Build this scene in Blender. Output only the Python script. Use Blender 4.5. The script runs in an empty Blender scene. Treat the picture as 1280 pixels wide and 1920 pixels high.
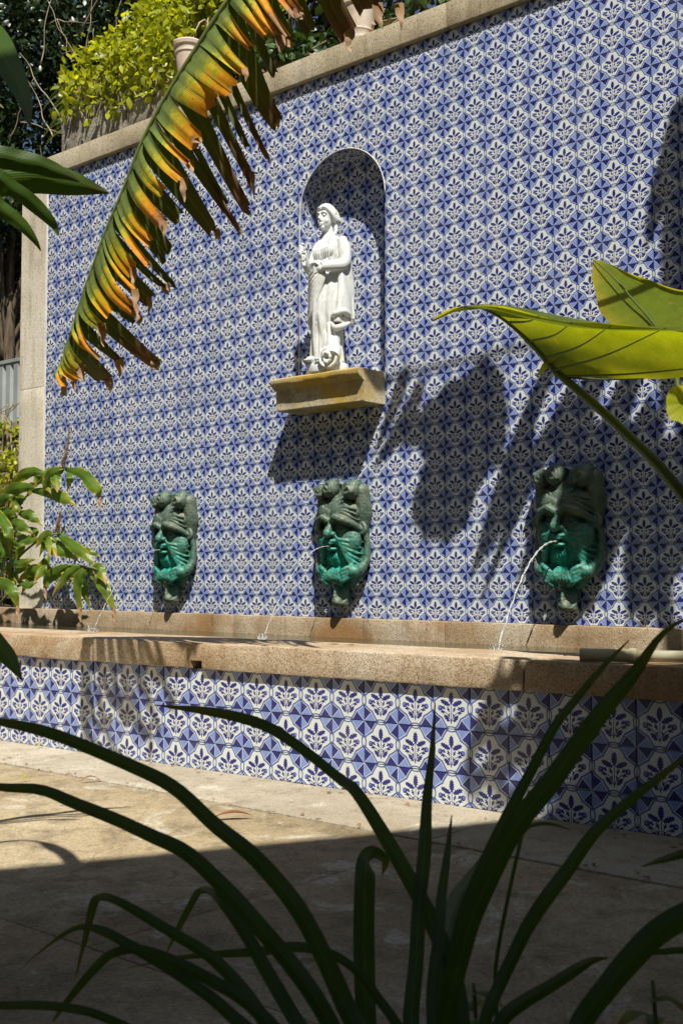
import bpy, bmesh, math, random
import numpy as np
from mathutils import Vector, Matrix, noise as mnoise

random.seed(7); np.random.seed(7)
scene = bpy.context.scene
COL = scene.collection

# ---------------------------------------------------------------- camera
cam_data = bpy.data.cameras.new('camera'); cam = bpy.data.objects.new('camera', cam_data); COL.objects.link(cam)
cam_data.sensor_fit = 'VERTICAL'; cam_data.sensor_height = 36.0; cam_data.sensor_width = 24.0
cam_data.lens = 40.89; cam_data.clip_start = 0.05; cam_data.clip_end = 400
cam.matrix_world = Matrix(((0.76064337, 0.03500358, 0.64822559, 7.18568),
                           (0.64916953, -0.04220046, -0.75947222, -5.68846),
                           (0.00077117, 0.99849580, -0.05482276, 0.78513),
                           (0, 0, 0, 1)))
cam_data.dof.use_dof = True; cam_data.dof.focus_distance = 6.6; cam_data.dof.aperture_fstop = 13
scene.camera = cam

# ---------------------------------------------------------------- world, sun, exposure
SUN = Vector((1.05, -1.0, 2.15)).normalized()          # towards the sun
world = bpy.data.worlds.new('World'); scene.world = world; world.use_nodes = True
wn = world.node_tree; wn.nodes.clear()
sky = wn.nodes.new('ShaderNodeTexSky'); sky.sky_type = 'NISHITA'; sky.sun_disc = False
sky.sun_elevation = math.asin(SUN.z); sky.sun_rotation = math.atan2(SUN.x, SUN.y)
sky.air_density = 0.85; sky.dust_density = 1.2; sky.ozone_density = 1.0
bg = wn.nodes.new('ShaderNodeBackground'); bg.inputs['Strength'].default_value = 0.05
wo = wn.nodes.new('ShaderNodeOutputWorld')
wn.links.new(sky.outputs[0], bg.inputs['Color']); wn.links.new(bg.outputs[0], wo.inputs['Surface'])
sun_data = bpy.data.lights.new('sun', 'SUN'); sun_data.energy = 5.0; sun_data.angle = math.radians(0.5)
sun_data.color = (1.0, 0.95, 0.86)
sun = bpy.data.objects.new('sun', sun_data); COL.objects.link(sun)
sun.rotation_euler = SUN.to_track_quat('Z', 'Y').to_euler(); sun.location = (12, -10, 20)
scene.view_settings.view_transform = 'Standard'; scene.view_settings.look = 'None'
scene.view_settings.exposure = 0.55; scene.view_settings.gamma = 1.0

# ---------------------------------------------------------------- mesh helpers
def link(o, parent=None):
    COL.objects.link(o)
    if parent is not None: o.parent = parent
    return o
def tag(o, label=None, cat=None, group=None, kind=None):
    if label: o['label'] = label
    if cat: o['category'] = cat
    if group: o['group'] = group
    if kind: o['kind'] = kind
    return o
def empty(name, loc=(0, 0, 0), label=None, cat=None, group=None):
    o = bpy.data.objects.new(name, None); o.location = loc; o.empty_display_size = .1
    link(o); tag(o, label, cat, group); return o
def add_mat(me, mat):
    for m in (mat if isinstance(mat, (list, tuple)) else [mat]): me.materials.append(m)
def mk(name, V, F, mat, parent=None, smooth=False, uv=None, loc=None, attr=None):
    """one mesh object; V may be world coords: loc subtracts an origin; uv = one (u,v) per vertex"""
    V = np.asarray(V, float)
    if parent is not None and loc is None: loc = parent.location
    if loc is not None and parent is not None: V = V - np.array(loc)
    me = bpy.data.meshes.new(name); me.from_pydata(V.tolist(), [], [tuple(f) for f in F])
    add_mat(me, mat)
    if uv is not None:
        ul = me.uv_layers.new(name='UVMap'); vi = np.empty(len(me.loops), dtype=np.int32)
        me.loops.foreach_get('vertex_index', vi); ul.data.foreach_set('uv', np.asarray(uv, dtype=np.float32)[vi].ravel())
    if smooth: me.polygons.foreach_set('use_smooth', [True] * len(me.polygons))
    me.update()
    o = bpy.data.objects.new(name, me); link(o, parent); return o
class MB:
    """collects shapes for ONE mesh"""
    def __init__(s): s.V = []; s.F = []; s.U = []
    def add(s, V, F, U=None):
        b = len(s.V); s.V += [tuple(map(float, v)) for v in V]; s.F += [tuple(b + i for i in f) for f in F]
        s.U += list(U) if U is not None else [(0, 0)] * len(V); return s
    def box(s, a, b):
        (x0, y0, z0), (x1, y1, z1) = a, b
        return s.add([(x0,y0,z0),(x1,y0,z0),(x1,y1,z0),(x0,y1,z0),(x0,y0,z1),(x1,y0,z1),(x1,y1,z1),(x0,y1,z1)],
                     [(0,3,2,1),(4,5,6,7),(0,1,5,4),(1,2,6,5),(2,3,7,6),(3,0,4,7)])
    def sphere(s, c, r, nu=20, nv=12, rot=None):
        r = (r, r, r) if not hasattr(r, '__len__') else r
        V = [(0, 0, 1)]; F = []
        for j in range(1, nv):
            t = math.pi * j / nv
            for i in range(nu):
                p = 2 * math.pi * i / nu; V.append((math.sin(t)*math.cos(p), math.sin(t)*math.sin(p), math.cos(t)))
        V.append((0, 0, -1)); n = len(V) - 1
        for i in range(nu): F.append((0, 1 + i, 1 + (i + 1) % nu)); F.append((n, n - nu + (i + 1) % nu, n - nu + i))
        for j in range(nv - 2):
            for i in range(nu):
                a = 1 + j*nu + i; b = 1 + j*nu + (i+1) % nu; F.append((a, a + nu, b + nu, b))
        M = rot if rot is not None else Matrix.Identity(3)
        return s.add([Vector(c) + M @ Vector((v[0]*r[0], v[1]*r[1], v[2]*r[2])) for v in V], F)
    def tube(s, pts, rad, n=10, cap=True, flat=1.0):
        pts = [Vector(p) for p in pts]; m = len(pts)
        rad = [rad]*m if not hasattr(rad, '__len__') else list(np.interp(np.linspace(0,1,m), np.linspace(0,1,len(rad)), rad))
        V = []; F = []; U = []; prev = None
        for i, p in enumerate(pts):
            t = (pts[min(i+1, m-1)] - pts[max(i-1, 0)]).normalized()
            ref = prev if prev is not None else (Vector((0,0,1)) if abs(t.z) < .9 else Vector((1,0,0)))
            a = (ref - t*ref.dot(t)).normalized(); prev = a; b = t.cross(a)
            for k in range(n):
                q = 2*math.pi*k/n; V.append(p + (a*math.cos(q) + b*math.sin(q)*flat)*rad[i]); U.append((k/n, i/(m-1)))
        for i in range(m-1):
            for k in range(n):
                F.append((i*n+k, i*n+(k+1)%n, (i+1)*n+(k+1)%n, (i+1)*n+k))
        if cap:
            V.append(pts[0]); V.append(pts[-1]); U += [(0,0),(0,1)]; c0 = len(V)-2
            for k in range(n): F.append((c0, (k+1)%n, k)); F.append((c0+1, (m-1)*n+k, (m-1)*n+(k+1)%n))
        return s.add(V, F, U)
    def lathe(s, prof, c=(0,0,0), n=32):
        V = []; F = []
        for r, z in prof:
            for k in range(n):
                q = 2*math.pi*k/n; V.append((c[0]+r*math.cos(q), c[1]+r*math.sin(q), c[2]+z))
        for i in range(len(prof)-1):
            for k in range(n): F.append((i*n+k, i*n+(k+1)%n, (i+1)*n+(k+1)%n, (i+1)*n+k))
        V.append((c[0], c[1], c[2]+prof[0][1])); V.append((c[0], c[1], c[2]+prof[-1][1])); m = len(V)
        for k in range(n): F.append((m-2, (k+1)%n, k)); F.append((m-1, (len(prof)-1)*n+k, (len(prof)-1)*n+(k+1)%n))
        return s.add(V, F)
    def rings(s, R):
        n = len(R[0]); V = [v for r in R for v in r]; F = []
        for i in range(len(R)-1):
            for k in range(n): F.append((i*n+k, i*n+(k+1)%n, (i+1)*n+(k+1)%n, (i+1)*n+k))
        F.append(tuple(range(n-1, -1, -1))); F.append(tuple((len(R)-1)*n+k for k in range(n)))
        return s.add(V, F)
    def build(s, name, mat, parent=None, smooth=False, loc=None): return mk(name, s.V, s.F, mat, parent, smooth, s.U, loc)

def catmull(P, n):
    P = np.asarray(P, float); m = len(P)
    if m < 3: return np.array([P[0] + (P[-1]-P[0])*t for t in np.linspace(0, 1, n)])
    Q = np.vstack([2*P[0]-P[1], P, 2*P[-1]-P[-2]]); out = []
    for t in np.linspace(0, m-1-1e-6, n):
        i = int(t); f = t-i; a, b, c, d = Q[i], Q[i+1], Q[i+2], Q[i+3]
        out.append(.5*((2*b)+(-a+c)*f+(2*a-5*b+4*c-d)*f*f+(-a+3*b-3*c+d)*f**3))
    return np.array(out)

def stone_block(name, a, b, mat, parent, bev=.006, rough=.0015, cut=.06):
    """bevelled stone with slightly worn, uneven edges"""
    bm = bmesh.new(); bmesh.ops.create_cube(bm, size=1)
    a = Vector(a); b = Vector(b); c = (a+b)/2; d = b-a
    for v in bm.verts: v.co = Vector((v.co.x*d.x, v.co.y*d.y, v.co.z*d.z)) + c
    for ax in range(3):
        k = min(14, int(d[ax]/cut))
        for i in range(1, k):
            n = Vector((0,0,0)); n[ax] = 1; p = a.copy(); p[ax] = a[ax] + d[ax]*i/k
            bmesh.ops.bisect_plane(bm, geom=bm.verts[:]+bm.edges[:]+bm.faces[:], plane_co=p, plane_no=n)
    sharp = [e for e in bm.edges if len(e.link_faces) == 2 and e.calc_face_angle(0) > .5]
    bmesh.ops.bevel(bm, geom=sharp, offset=bev, segments=2, affect='EDGES', profile=.6)
    for v in bm.verts:
        q = v.co*9; v.co += Vector((mnoise.noise(q), mnoise.noise(q+Vector((31,7,3))), mnoise.noise(q+Vector((5,71,9)))))*rough
    o = Vector(parent.location) if parent is not None else Vector((0,0,0))
    for v in bm.verts: v.co -= o
    me = bpy.data.meshes.new(name); bm.to_mesh(me); bm.free(); add_mat(me, mat)
    me.polygons.foreach_set('use_smooth', [True]*len(me.polygons)); me.set_sharp_from_angle(angle=.6)
    return link(bpy.data.objects.new(name, me), parent)

def fuse(name, mb, mat, parent, voxel, smooth=2, loc=(0,0,0), disp=None):
    """melt overlapping closed shapes into one continuous skin"""
    me = bpy.data.meshes.new('tmp'); me.from_pydata([tuple(v) for v in mb.V], [], mb.F)
    t = bpy.data.objects.new('tmp', me); COL.objects.link(t)
    r = t.modifiers.new('r', 'REMESH'); r.mode = 'VOXEL'; r.voxel_size = voxel; r.use_smooth_shade = True
    if smooth:
        sm = t.modifiers.new('s', 'SMOOTH'); sm.iterations = smooth; sm.factor = .5
    dg = bpy.context.evaluated_depsgraph_get(); dg.update()
    nm = bpy.data.meshes.new_from_object(t.evaluated_get(dg)); nm.name = name
    bpy.data.objects.remove(t); bpy.data.meshes.remove(me)
    if disp:
        nm.update(); nrm = np.empty(len(nm.vertices)*3); nm.vertices.foreach_get('normal', nrm); nrm = nrm.reshape(-1,3)
        co = np.empty(len(nm.vertices)*3); nm.vertices.foreach_get('co', co); co = co.reshape(-1,3)
        dd = np.array([disp(Vector(c)) for c in co]); nm.vertices.foreach_set('co', (co + nrm*dd[:,None]).ravel())
    nm.materials.clear(); add_mat(nm, mat); nm.polygons.foreach_set('use_smooth', [True]*len(nm.polygons)); nm.update()
    o = bpy.data.objects.new(name, nm); o.location = loc; return link(o, parent)

# ---------------------------------------------------------------- material helpers
class NT:
    def __init__(s, name):
        s.mat = bpy.data.materials.new(name); s.mat.use_nodes = True; s.t = s.mat.node_tree; s.t.nodes.clear()
        s.out = s.t.nodes.new('ShaderNodeOutputMaterial')
    def n(s, typ, **kw):
        x = s.t.nodes.new(typ)
        for k, v in kw.items(): setattr(x, k, v)
        return x
    def set(s, sock, v):
        if isinstance(v, bpy.types.NodeSocket): s.t.links.new(v, sock)
        elif v is not None:
            if sock.type == 'RGBA' and len(v) == 3: v = (*v, 1)
            sock.default_value = v
    def m(s, op, a, b=None, c=None, clamp=False):
        x = s.n('ShaderNodeMath', operation=op, use_clamp=clamp)
        for i, v in enumerate((a, b, c)):
            if v is not None: s.set(x.inputs[i], v)
        return x.outputs[0]
    def vm(s, op, a, b=None, out=0):
        x = s.n('ShaderNodeVectorMath', operation=op); s.set(x.inputs[0], a)
        if b is not None: s.set(x.inputs[3] if op == 'SCALE' else x.inputs[1], b)
        return x.outputs['Value'] if op in ('LENGTH','DOT_PRODUCT','DISTANCE') else x.outputs[out]
    def mix(s, f, a, b, blend='MIX'):
        x = s.n('ShaderNodeMix', data_type='RGBA', blend_type=blend); s.set(x.inputs[0], f); s.set(x.inputs[6], a); s.set(x.inputs[7], b)
        return x.outputs[2]
    def ramp(s, f, stops, interp='LINEAR'):
        x = s.n('ShaderNodeValToRGB'); x.color_ramp.interpolation = interp; e = x.color_ramp.elements
        while len(e) < len(stops): e.new(.5)
        for k, (p, c) in enumerate(stops): e[k].position = p; e[k].color = (*c, 1) if len(c) == 3 else c
        s.set(x.inputs[0], f); return x.outputs[0]
    def noise(s, vec, scale, detail=3, rough=.55, dist=0):
        x = s.n('ShaderNodeTexNoise'); s.set(x.inputs['Vector'], vec); x.inputs['Scale'].default_value = scale
        x.inputs['Detail'].default_value = detail; x.inputs['Roughness'].default_value = rough; x.inputs['Distortion'].default_value = dist
        return x.outputs[0]
    def voro(s, vec, scale, feature='F1', out=0):
        x = s.n('ShaderNodeTexVoronoi', feature=feature); s.set(x.inputs['Vector'], vec); x.inputs['Scale'].default_value = scale
        return x.outputs[out]
    def pos(s): return s.n('ShaderNodeNewGeometry').outputs['Position']
    def obj(s): return s.n('ShaderNodeTexCoord').outputs['Object']
    def uv(s): return s.n('ShaderNodeUVMap').outputs[0]
    def island(s): return s.n('ShaderNodeNewGeometry').outputs['Random Per Island']
    def xyz(s, v):
        x = s.n('ShaderNodeSeparateXYZ'); s.set(x.inputs[0], v); return x.outputs
    def comb(s, a, b, c=0.0):
        x = s.n('ShaderNodeCombineXYZ'); s.set(x.inputs[0], a); s.set(x.inputs[1], b); s.set(x.inputs[2], c); return x.outputs[0]
    def bump(s, h, strength=.3, dist=.005):
        x = s.n('ShaderNodeBump'); s.set(x.inputs['Height'], h); x.inputs['Strength'].default_value = strength; x.inputs['Distance'].default_value = dist
        return x.outputs[0]
    def pbr(s, col, rough=.5, spec=.5, normal=None, **kw):
        x = s.n('ShaderNodeBsdfPrincipled'); s.set(x.inputs['Base Color'], col); s.set(x.inputs['Roughness'], rough); s.set(x.inputs['Specular IOR Level'], spec)
        if normal is not None: s.set(x.inputs['Normal'], normal)
        for k, v in kw.items(): s.set(x.inputs[k.replace('_', ' ')], v)
        return x
    def done(s, sh): s.t.links.new(sh.outputs[0] if hasattr(sh, 'outputs') else sh, s.out.inputs['Surface']); return s.mat

def stone_mat(name, stops, big=3.0, fine=140, speck=None, bump=.35, rough=.85, stain=None):
    g = NT(name); p = g.pos()
    c = g.ramp(g.noise(p, big, 5, .6, .3), stops)
    f = g.noise(p, fine, 3, .7)
    c = g.mix(.55, c, g.ramp(f, [(.3, (.35,.33,.3)), (.5, (.5,.5,.5)), (.72, (.72,.7,.66))]), 'OVERLAY')
    if speck:
        v = g.voro(p, fine*1.3, 'F1', 1); vx = g.xyz(v); k = g.m('GREATER_THAN', vx[0], speck[0])
        c = g.mix(g.m('MULTIPLY', k, .6), c, speck[1]); c = g.mix(.5, c, g.ramp(vx[1], [(0, (.34,.34,.34)), (1, (.68,.67,.65))]), 'OVERLAY')
    if stain:
        s = g.noise(p, stain[0], 4, .65, .6); c = g.mix(g.ramp(s, [(stain[1], (0,0,0)), (stain[1]+.14, (stain[3],)*3)]), c, stain[2])
    dr = g.noise(g.vm('MULTIPLY', p, (7, 7, 1.1)), 1.0, 5, .7, .3); c = g.mix(g.ramp(dr, [(.52, (0,0,0)), (.68, (.5,)*3)]), c, g.mix(1, c, (.42, .36, .28), 'MULTIPLY'))
    h = g.m('ADD', g.m('MULTIPLY', f, .5), g.noise(p, fine*.25, 4, .6))
    return g.done(g.pbr(c, rough, .3, g.bump(h, bump, .006)))

def leaf_mat(name, base, tip=None, trans=.35, rough=.38, vein=True, var=.25, tint=None, edge=None, blotch=.38, cross=False, spots=None):
    """leaf: coat of gloss over a diffuse blade that lets light through; uv.y runs from base to tip"""
    g = NT(name); uv = g.uv(); u = g.xyz(uv); p = g.pos()
    n = g.noise(p, 9, 3, .6)
    if tip:
        jag = g.m('ADD', u[1], g.m('MULTIPLY', g.m('SUBTRACT', g.noise(p, 22, 4, .65), .5), blotch))
        if var: jag = g.m('ADD', jag, g.m('MULTIPLY', g.m('SUBTRACT', g.island(), .5), blotch*.5))
        c = g.ramp(jag, [(0, base)] + tip)
    else: c = g.mix(0, base, base)
    if edge:
        ed = g.m('ADD', g.m('MULTIPLY', g.m('ABSOLUTE', g.m('SUBTRACT', u[0], .5)), 2), g.m('MULTIPLY', g.m('SUBTRACT', g.noise(p, 16, 3), .5), .9))
        c = g.mix(g.ramp(ed, [(.86, (0,0,0)), (1.0, (.9,)*3)]), c, edge)
    if spots:
        sv = g.voro(g.vm('ADD', p, g.vm('SCALE', g.comb(n, n, n), .05)), spots[0], 'F1', 0); sm_ = g.m('MULTIPLY', g.m('LESS_THAN', sv, .20), g.m('GREATER_THAN', g.noise(p, 14, 3), .54))
        c = g.mix(g.m('MULTIPLY', sm_, .75), c, spots[1])
        fv_ = g.noise(p, 60, 4, .7); c = g.mix(.4, c, g.ramp(fv_, [(.3, (.34,.36,.3)), (.7, (.68,.66,.6))]), 'OVERLAY')
    k = g.ramp(g.island(), [(0, (1-var,)*3), (1, (1+var*.6,)*3)])
    c = g.mix(1, c, k, 'MULTIPLY'); c = g.mix(.5, c, g.ramp(n, [(.3, (.34,.37,.30)), (.7, (.68,.64,.55))]), 'OVERLAY')
    nrm = None
    if vein:
        st = g.m('SINE', g.m('ADD', g.m('MULTIPLY', u[1], 130), g.m('MULTIPLY', g.m('ABSOLUTE', g.m('SUBTRACT', u[0], .5)), 40))) if cross else g.m('SINE', g.m('MULTIPLY', u[0], 95)); mid = g.m('LESS_THAN', g.m('ABSOLUTE', g.m('SUBTRACT', u[0], .5)), .035)
        c = g.mix(g.m('MULTIPLY', mid, .35), c, (base[0]*2+.04, base[1]*1.5+.04, base[2]*1.5+.02))
        c = g.mix(g.m('MULTIPLY', g.m('GREATER_THAN', st, .35), .3), c, g.mix(1, c, (.55, .6, .5), 'MULTIPLY'))
        nrm = g.bump(g.m('ADD', g.m('MULTIPLY', st, .5), g.m('MULTIPLY', n, 1.2)), .25, .002)
    b = g.pbr(c, rough, .45, nrm)
    if trans <= 0: return g.done(b)
    tr = g.n('ShaderNodeBsdfTranslucent'); tc = g.mix(1, c, tint or (1.5, 1.45, .5), 'MULTIPLY'); g.set(tr.inputs[0], tc)
    if nrm: g.set(tr.inputs['Normal'], nrm)
    mx = g.n('ShaderNodeMixShader'); mx.inputs[0].default_value = trans
    g.t.links.new(b.outputs[0], mx.inputs[1]); g.t.links.new(tr.outputs[0], mx.inputs[2])
    return g.done(mx)
# ---------------------------------------------------------------- the painted tile
def tile_material(name='painted_tile', dim=1.0):
    g = NT(name); uv = g.uv(); s = g.xyz(uv)
    wob = g.m('MULTIPLY', g.m('SUBTRACT', g.noise(g.vm('ADD', g.vm('SCALE', uv, 1.0), g.comb(g.m('MULTIPLY', g.island(), 37), g.m('MULTIPLY', g.island(), 91))), 5, 2), .5), .02)
    px = g.m('ADD', g.m('SUBTRACT', s[0], .5), wob); py = g.m('ADD', g.m('SUBTRACT', s[1], .5), wob)
    u = g.m('ABSOLUTE', px); v = g.m('ABSOLUTE', py); q = g.comb(u, v)
    L1 = g.m('SUBTRACT', g.m('MINIMUM', g.vm('DISTANCE', q, (.275, 0, 0)), g.vm('DISTANCE', q, (0, .275, 0))), .262)
    L2 = g.m('SUBTRACT', g.m('MINIMUM', g.vm('DOT_PRODUCT', q, (.57, .82, 0)), g.vm('DOT_PRODUCT', q, (.82, .57, 0))), .378)
    L = g.m('ADD', g.m('ADD', g.m('MULTIPLY', L1, .25), g.m('MULTIPLY', L2, .75)), .004)
    def ell(vec, c, r, ang=0):
        x = g.n('ShaderNodeMapping', vector_type='TEXTURE'); g.set(x.inputs[0], vec)
        x.inputs['Location'].default_value = (*c, 0); x.inputs['Rotation'].default_value = (0, 0, math.radians(ang)); x.inputs['Scale'].default_value = (*r, 1)
        return g.vm('LENGTH', x.outputs[0])
    lens = g.m('MINIMUM', ell(q, (.5, 0), (.042, .10)), ell(q, (0, .5), (.10, .042)))
    cu = g.m('SUBTRACT', .5, u); cv = g.m('SUBTRACT', .5, v); df = g.m('SUBTRACT', cu, cv)
    dark = g.m('LESS_THAN', g.m('MULTIPLY', df, g.m('MULTIPLY', px, py)), 0)
    edge = g.m('MINIMUM', g.m('ABSOLUTE', df), g.m('MINIMUM', cu, cv))
    # brushed glaze
    br = g.noise(g.vm('MULTIPLY', g.pos(), (1, 1, 1)), 42, 3, .6)
    white = (.61, .65, .635); DK = (.018, .020, .145); LT = (.195, .275, .56); OL = (.08, .12, .31)
    ltb = g.mix(br, (LT[0]*.72, LT[1]*.75, LT[2]*.82), (LT[0]*1.25, LT[1]*1.22, LT[2]*1.12)); dkb = g.mix(br, (DK[0]*.7, DK[1]*.7, DK[2]*.75), (DK[0]*1.5, DK[1]*1.5, DK[2]*1.3))
    c = g.mix(dark, ltb, dkb)
    c = g.mix(g.m('LESS_THAN', edge, .010), c, (.50, .55, .66))
    c = g.mix(g.m('LESS_THAN', L, .016), c, (.55, .60, .68))
    c = g.mix(g.m('LESS_THAN', L, 0), c, OL)
    c = g.mix(g.m('LESS_THAN', L, -.040), c, white)
    c = g.mix(g.m('LESS_THAN', lens, 1.75), c, OL)
    c = g.mix(g.m('LESS_THAN', lens, 1.0), c, (.60, .63, .61))
    # the sprig
    sx = g.m('ADD', u, g.m('MULTIPLY', g.m('SINE', g.m('MULTIPLY', py, 120)), .011)); sy = g.m('ADD', py, g.m('MULTIPLY', g.m('SINE', g.m('MULTIPLY', u, 120)), .010))
    f = g.comb(sx, sy); plain = g.comb(u, py); mir = g.comb(px, py)
    leaves = [((0, .215), (.062, .140), 0), ((.160, .095), (.138, .056), 24), ((.212, -.02), (.052, .032), 35), ((.078, -.052), (.030, .058), -25),
              ((.232, -.118), (.056, .028), 12), ((.120, -.252), (.100, .046), 48), ((.055, -.18), (.020, .05), 10), ((.17, -.19), (.03, .018), 40)]
    d = None
    for cc, r, a in leaves:
        e = ell(f, cc, r, a); d = e if d is None else g.m('MINIMUM', d, e)
    fl = g.m('LESS_THAN', d, 1)
    st1 = g.m('MULTIPLY', g.m('LESS_THAN', u, .008), g.m('MULTIPLY', g.m('LESS_THAN', py, .12), g.m('GREATER_THAN', py, -.33)))
    ring = g.m('ABSOLUTE', g.m('SUBTRACT', g.vm('DISTANCE', plain, (.34, -.41, 0)), .342))
    st2 = g.m('MULTIPLY', g.m('LESS_THAN', ring, .009), g.m('MULTIPLY', g.m('LESS_THAN', u, .28), g.m('GREATER_THAN', py, -.375)))
    fl = g.m('MAXIMUM', fl, g.m('MAXIMUM', st1, st2))
    ink = g.mix(br, (.010, .011, .10), (.030, .034, .24))
    c = g.mix(g.m('MULTIPLY', fl, g.m('LESS_THAN', L, -.036)), c, ink)
    ac = ell(plain, (.305, -.03), (.062, .062)); c = g.mix(g.m('LESS_THAN', ac, 1), c, ink)
    ac2 = ell(plain, (.325, -.015), (.042, .045)); c = g.mix(g.m('LESS_THAN', ac2, 1), c, (.12, .16, .46))
    k = g.ramp(g.island(), [(0, (.78, .80, .83)), (.25, (.92,.94,.95)), (.6, (1, 1, 1)), (1, (1.08, 1.06, 1.0))]); c = g.mix(1, c, k, 'MULTIPLY')
    # weather film: uneven, long streaks of lime and dust
    w = g.noise(g.vm('MULTIPLY', g.pos(), (3, 3, .8)), 1.6, 4, .6)
    c = g.mix(g.ramp(w, [(.5, (0,0,0)), (.8, (.16,)*3)]), c, (.55, .53, .45))
    rg = g.m('ADD', .12, g.m('MULTIPLY', w, .22))
    h = g.m('ADD', g.m('MULTIPLY', br, .25), g.m('MULTIPLY', g.noise(g.pos(), 9, 2), 1.0))
    return g.done(g.pbr(c, rg, .5, g.bump(h, .10, .004)))
M = {}
M['tile'] = tile_material()
g = NT('grout'); p = g.pos(); M['grout'] = g.done(g.pbr(g.ramp(g.noise(p, 6, 4), [(.3, (.50,.47,.40)), (.7, (.70,.69,.64))]), .9, .2))
M['plaster'] = stone_mat('lime_mortar', [(.3, (.55,.54,.50)), (.7, (.72,.72,.68))], 4, 120, bump=.15)
M['rim'] = stone_mat('orange_granite', [(.25, (.24,.16,.09)), (.42, (.38,.28,.17)), (.56, (.48,.39,.28)), (.72, (.52,.46,.36))], 2.3, 190, (.74, (.15,.095,.05)), .5, .8, (1.4, .52, (.30,.155,.055), .8))
M['coping'] = stone_mat('beige_granite', [(.28, (.30,.25,.16)), (.5, (.44,.38,.26)), (.72, (.52,.48,.38))], 1.8, 130, (.86, (.13,.11,.08)), .4, .85, (1.1, .56, (.40,.30,.12), .5))
M['pilaster'] = stone_mat('pale_granite', [(.25, (.42,.38,.29)), (.55, (.58,.54,.44)), (.8, (.62,.60,.54))], 1.5, 120, (.9, (.30,.25,.18)), .3, .85, (1.8, .58, (.42,.36,.22), .5))
M['shelf'] = stone_mat('lichened_stone', [(.25, (.26,.22,.13)), (.45, (.42,.37,.25)), (.7, (.54,.49,.36))], 4, 120, (.85, (.10,.08,.05)), .5, .9, (3.2, .44, (.46,.31,.05), .9))
def paving_mat(name, stops, stain):
    g = NT(name); p = g.pos()
    big = g.noise(p, .9, 6, .62, .4); c = g.ramp(big, stops)
    mid = g.noise(p, 7, 5, .65, .2); c = g.mix(g.ramp(mid, [(.48, (0,0,0)), (.66, (.55,)*3)]), c, stain)
    pale = g.noise(g.vm('ADD', p, (13, 5, 0)), 3.1, 8, .74, .8); c = g.mix(g.ramp(pale, [(.55, (0,0,0)), (.63, (.75,)*3)]), c, (.50, .47, .39))
    fn = g.noise(p, 130, 5, .8); c = g.mix(.85, c, g.ramp(fn, [(.32, (.22,.21,.19)), (.5, (.5,.5,.5)), (.68, (.80,.79,.76))]), 'OVERLAY')
    sp = g.noise(g.vm('ADD', p, (3, 9, 0)), 16, 8, .8, .5); c = g.mix(g.ramp(sp, [(.56, (0,0,0)), (.64, (.55,)*3)]), c, (.085, .068, .042))
    wv = g.vm('ADD', p, g.vm('SCALE', g.n('ShaderNodeTexNoise').outputs[1], .22)); cr = g.voro(wv, .75, 'DISTANCE_TO_EDGE', 0); c = g.mix(g.ramp(cr, [(.0, (.32,)*3), (.004, (0,0,0))]), c, (.06, .048, .032))
    dots = g.voro(p, 38, 'F1', 0); c = g.mix(g.ramp(dots, [(.05, (.5,)*3), (.09, (0,0,0))]), c, (.09, .075, .055))
    h = g.m('ADD', g.m('MULTIPLY', fn, .4), g.m('MULTIPLY', pale, 1.2))
    return g.done(g.pbr(c, .82, .3, g.bump(h, .35, .006)))
M['paving'] = paving_mat('worn_paving', [(.3, (.20,.155,.09)), (.5, (.34,.27,.165)), (.7, (.43,.36,.24))], (.10, .075, .040))
M['strip'] = paving_mat('pale_kerb_stone', [(.3, (.27,.23,.165)), (.5, (.37,.325,.245)), (.7, (.45,.405,.32))], (.23, .19, .13))
g = NT('paving_joint'); M['joint'] = g.done(g.pbr(g.ramp(g.noise(g.pos(), 30, 4), [(.3, (.07,.058,.04)), (.7, (.17,.14,.10))]), .95, .1))
g = NT('soil'); M['soil'] = g.done(g.pbr(g.ramp(g.noise(g.pos(), 12, 6), [(.3, (.035,.026,.016)), (.7, (.11,.085,.055))]), .95, .1, g.bump(g.noise(g.pos(), 25, 6), .8, .03)))
# water
g = NT('basin_water'); p = g.pos(); wv = g.m('ADD', g.noise(g.vm('MULTIPLY', p, (1, 1, 1)), 9, 3, .5, .6), g.m('MULTIPLY', g.noise(p, 34, 2), .35))
M['water'] = g.done(g.pbr((.035, .038, .016), .04, .55, g.bump(wv, .45, .02), IOR=1.33))
g = NT('falling_water'); p = g.pos(); M['jet'] = g.done(g.pbr((.95, .97, .98), .03, .5, g.bump(g.noise(p, 60, 2), .6, .01), Transmission_Weight=.72, IOR=1.33))
# glazed statue
g = NT('white_glazed_ceramic'); p = g.obj(); n1 = g.noise(p, 5, 5, .6); n2 = g.noise(p, 30, 4, .65)
c = g.ramp(n1, [(.3, (.48,.48,.43)), (.55, (.66,.69,.68))]); c = g.mix(g.ramp(n2, [(.58, (0,0,0)), (.72, (.55,)*3)]), c, (.40, .33, .20))
M['statue'] = g.done(g.pbr(c, .22, .5, g.bump(n2, .06, .004), Coat_Weight=.35, Coat_Roughness=.08))
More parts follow.
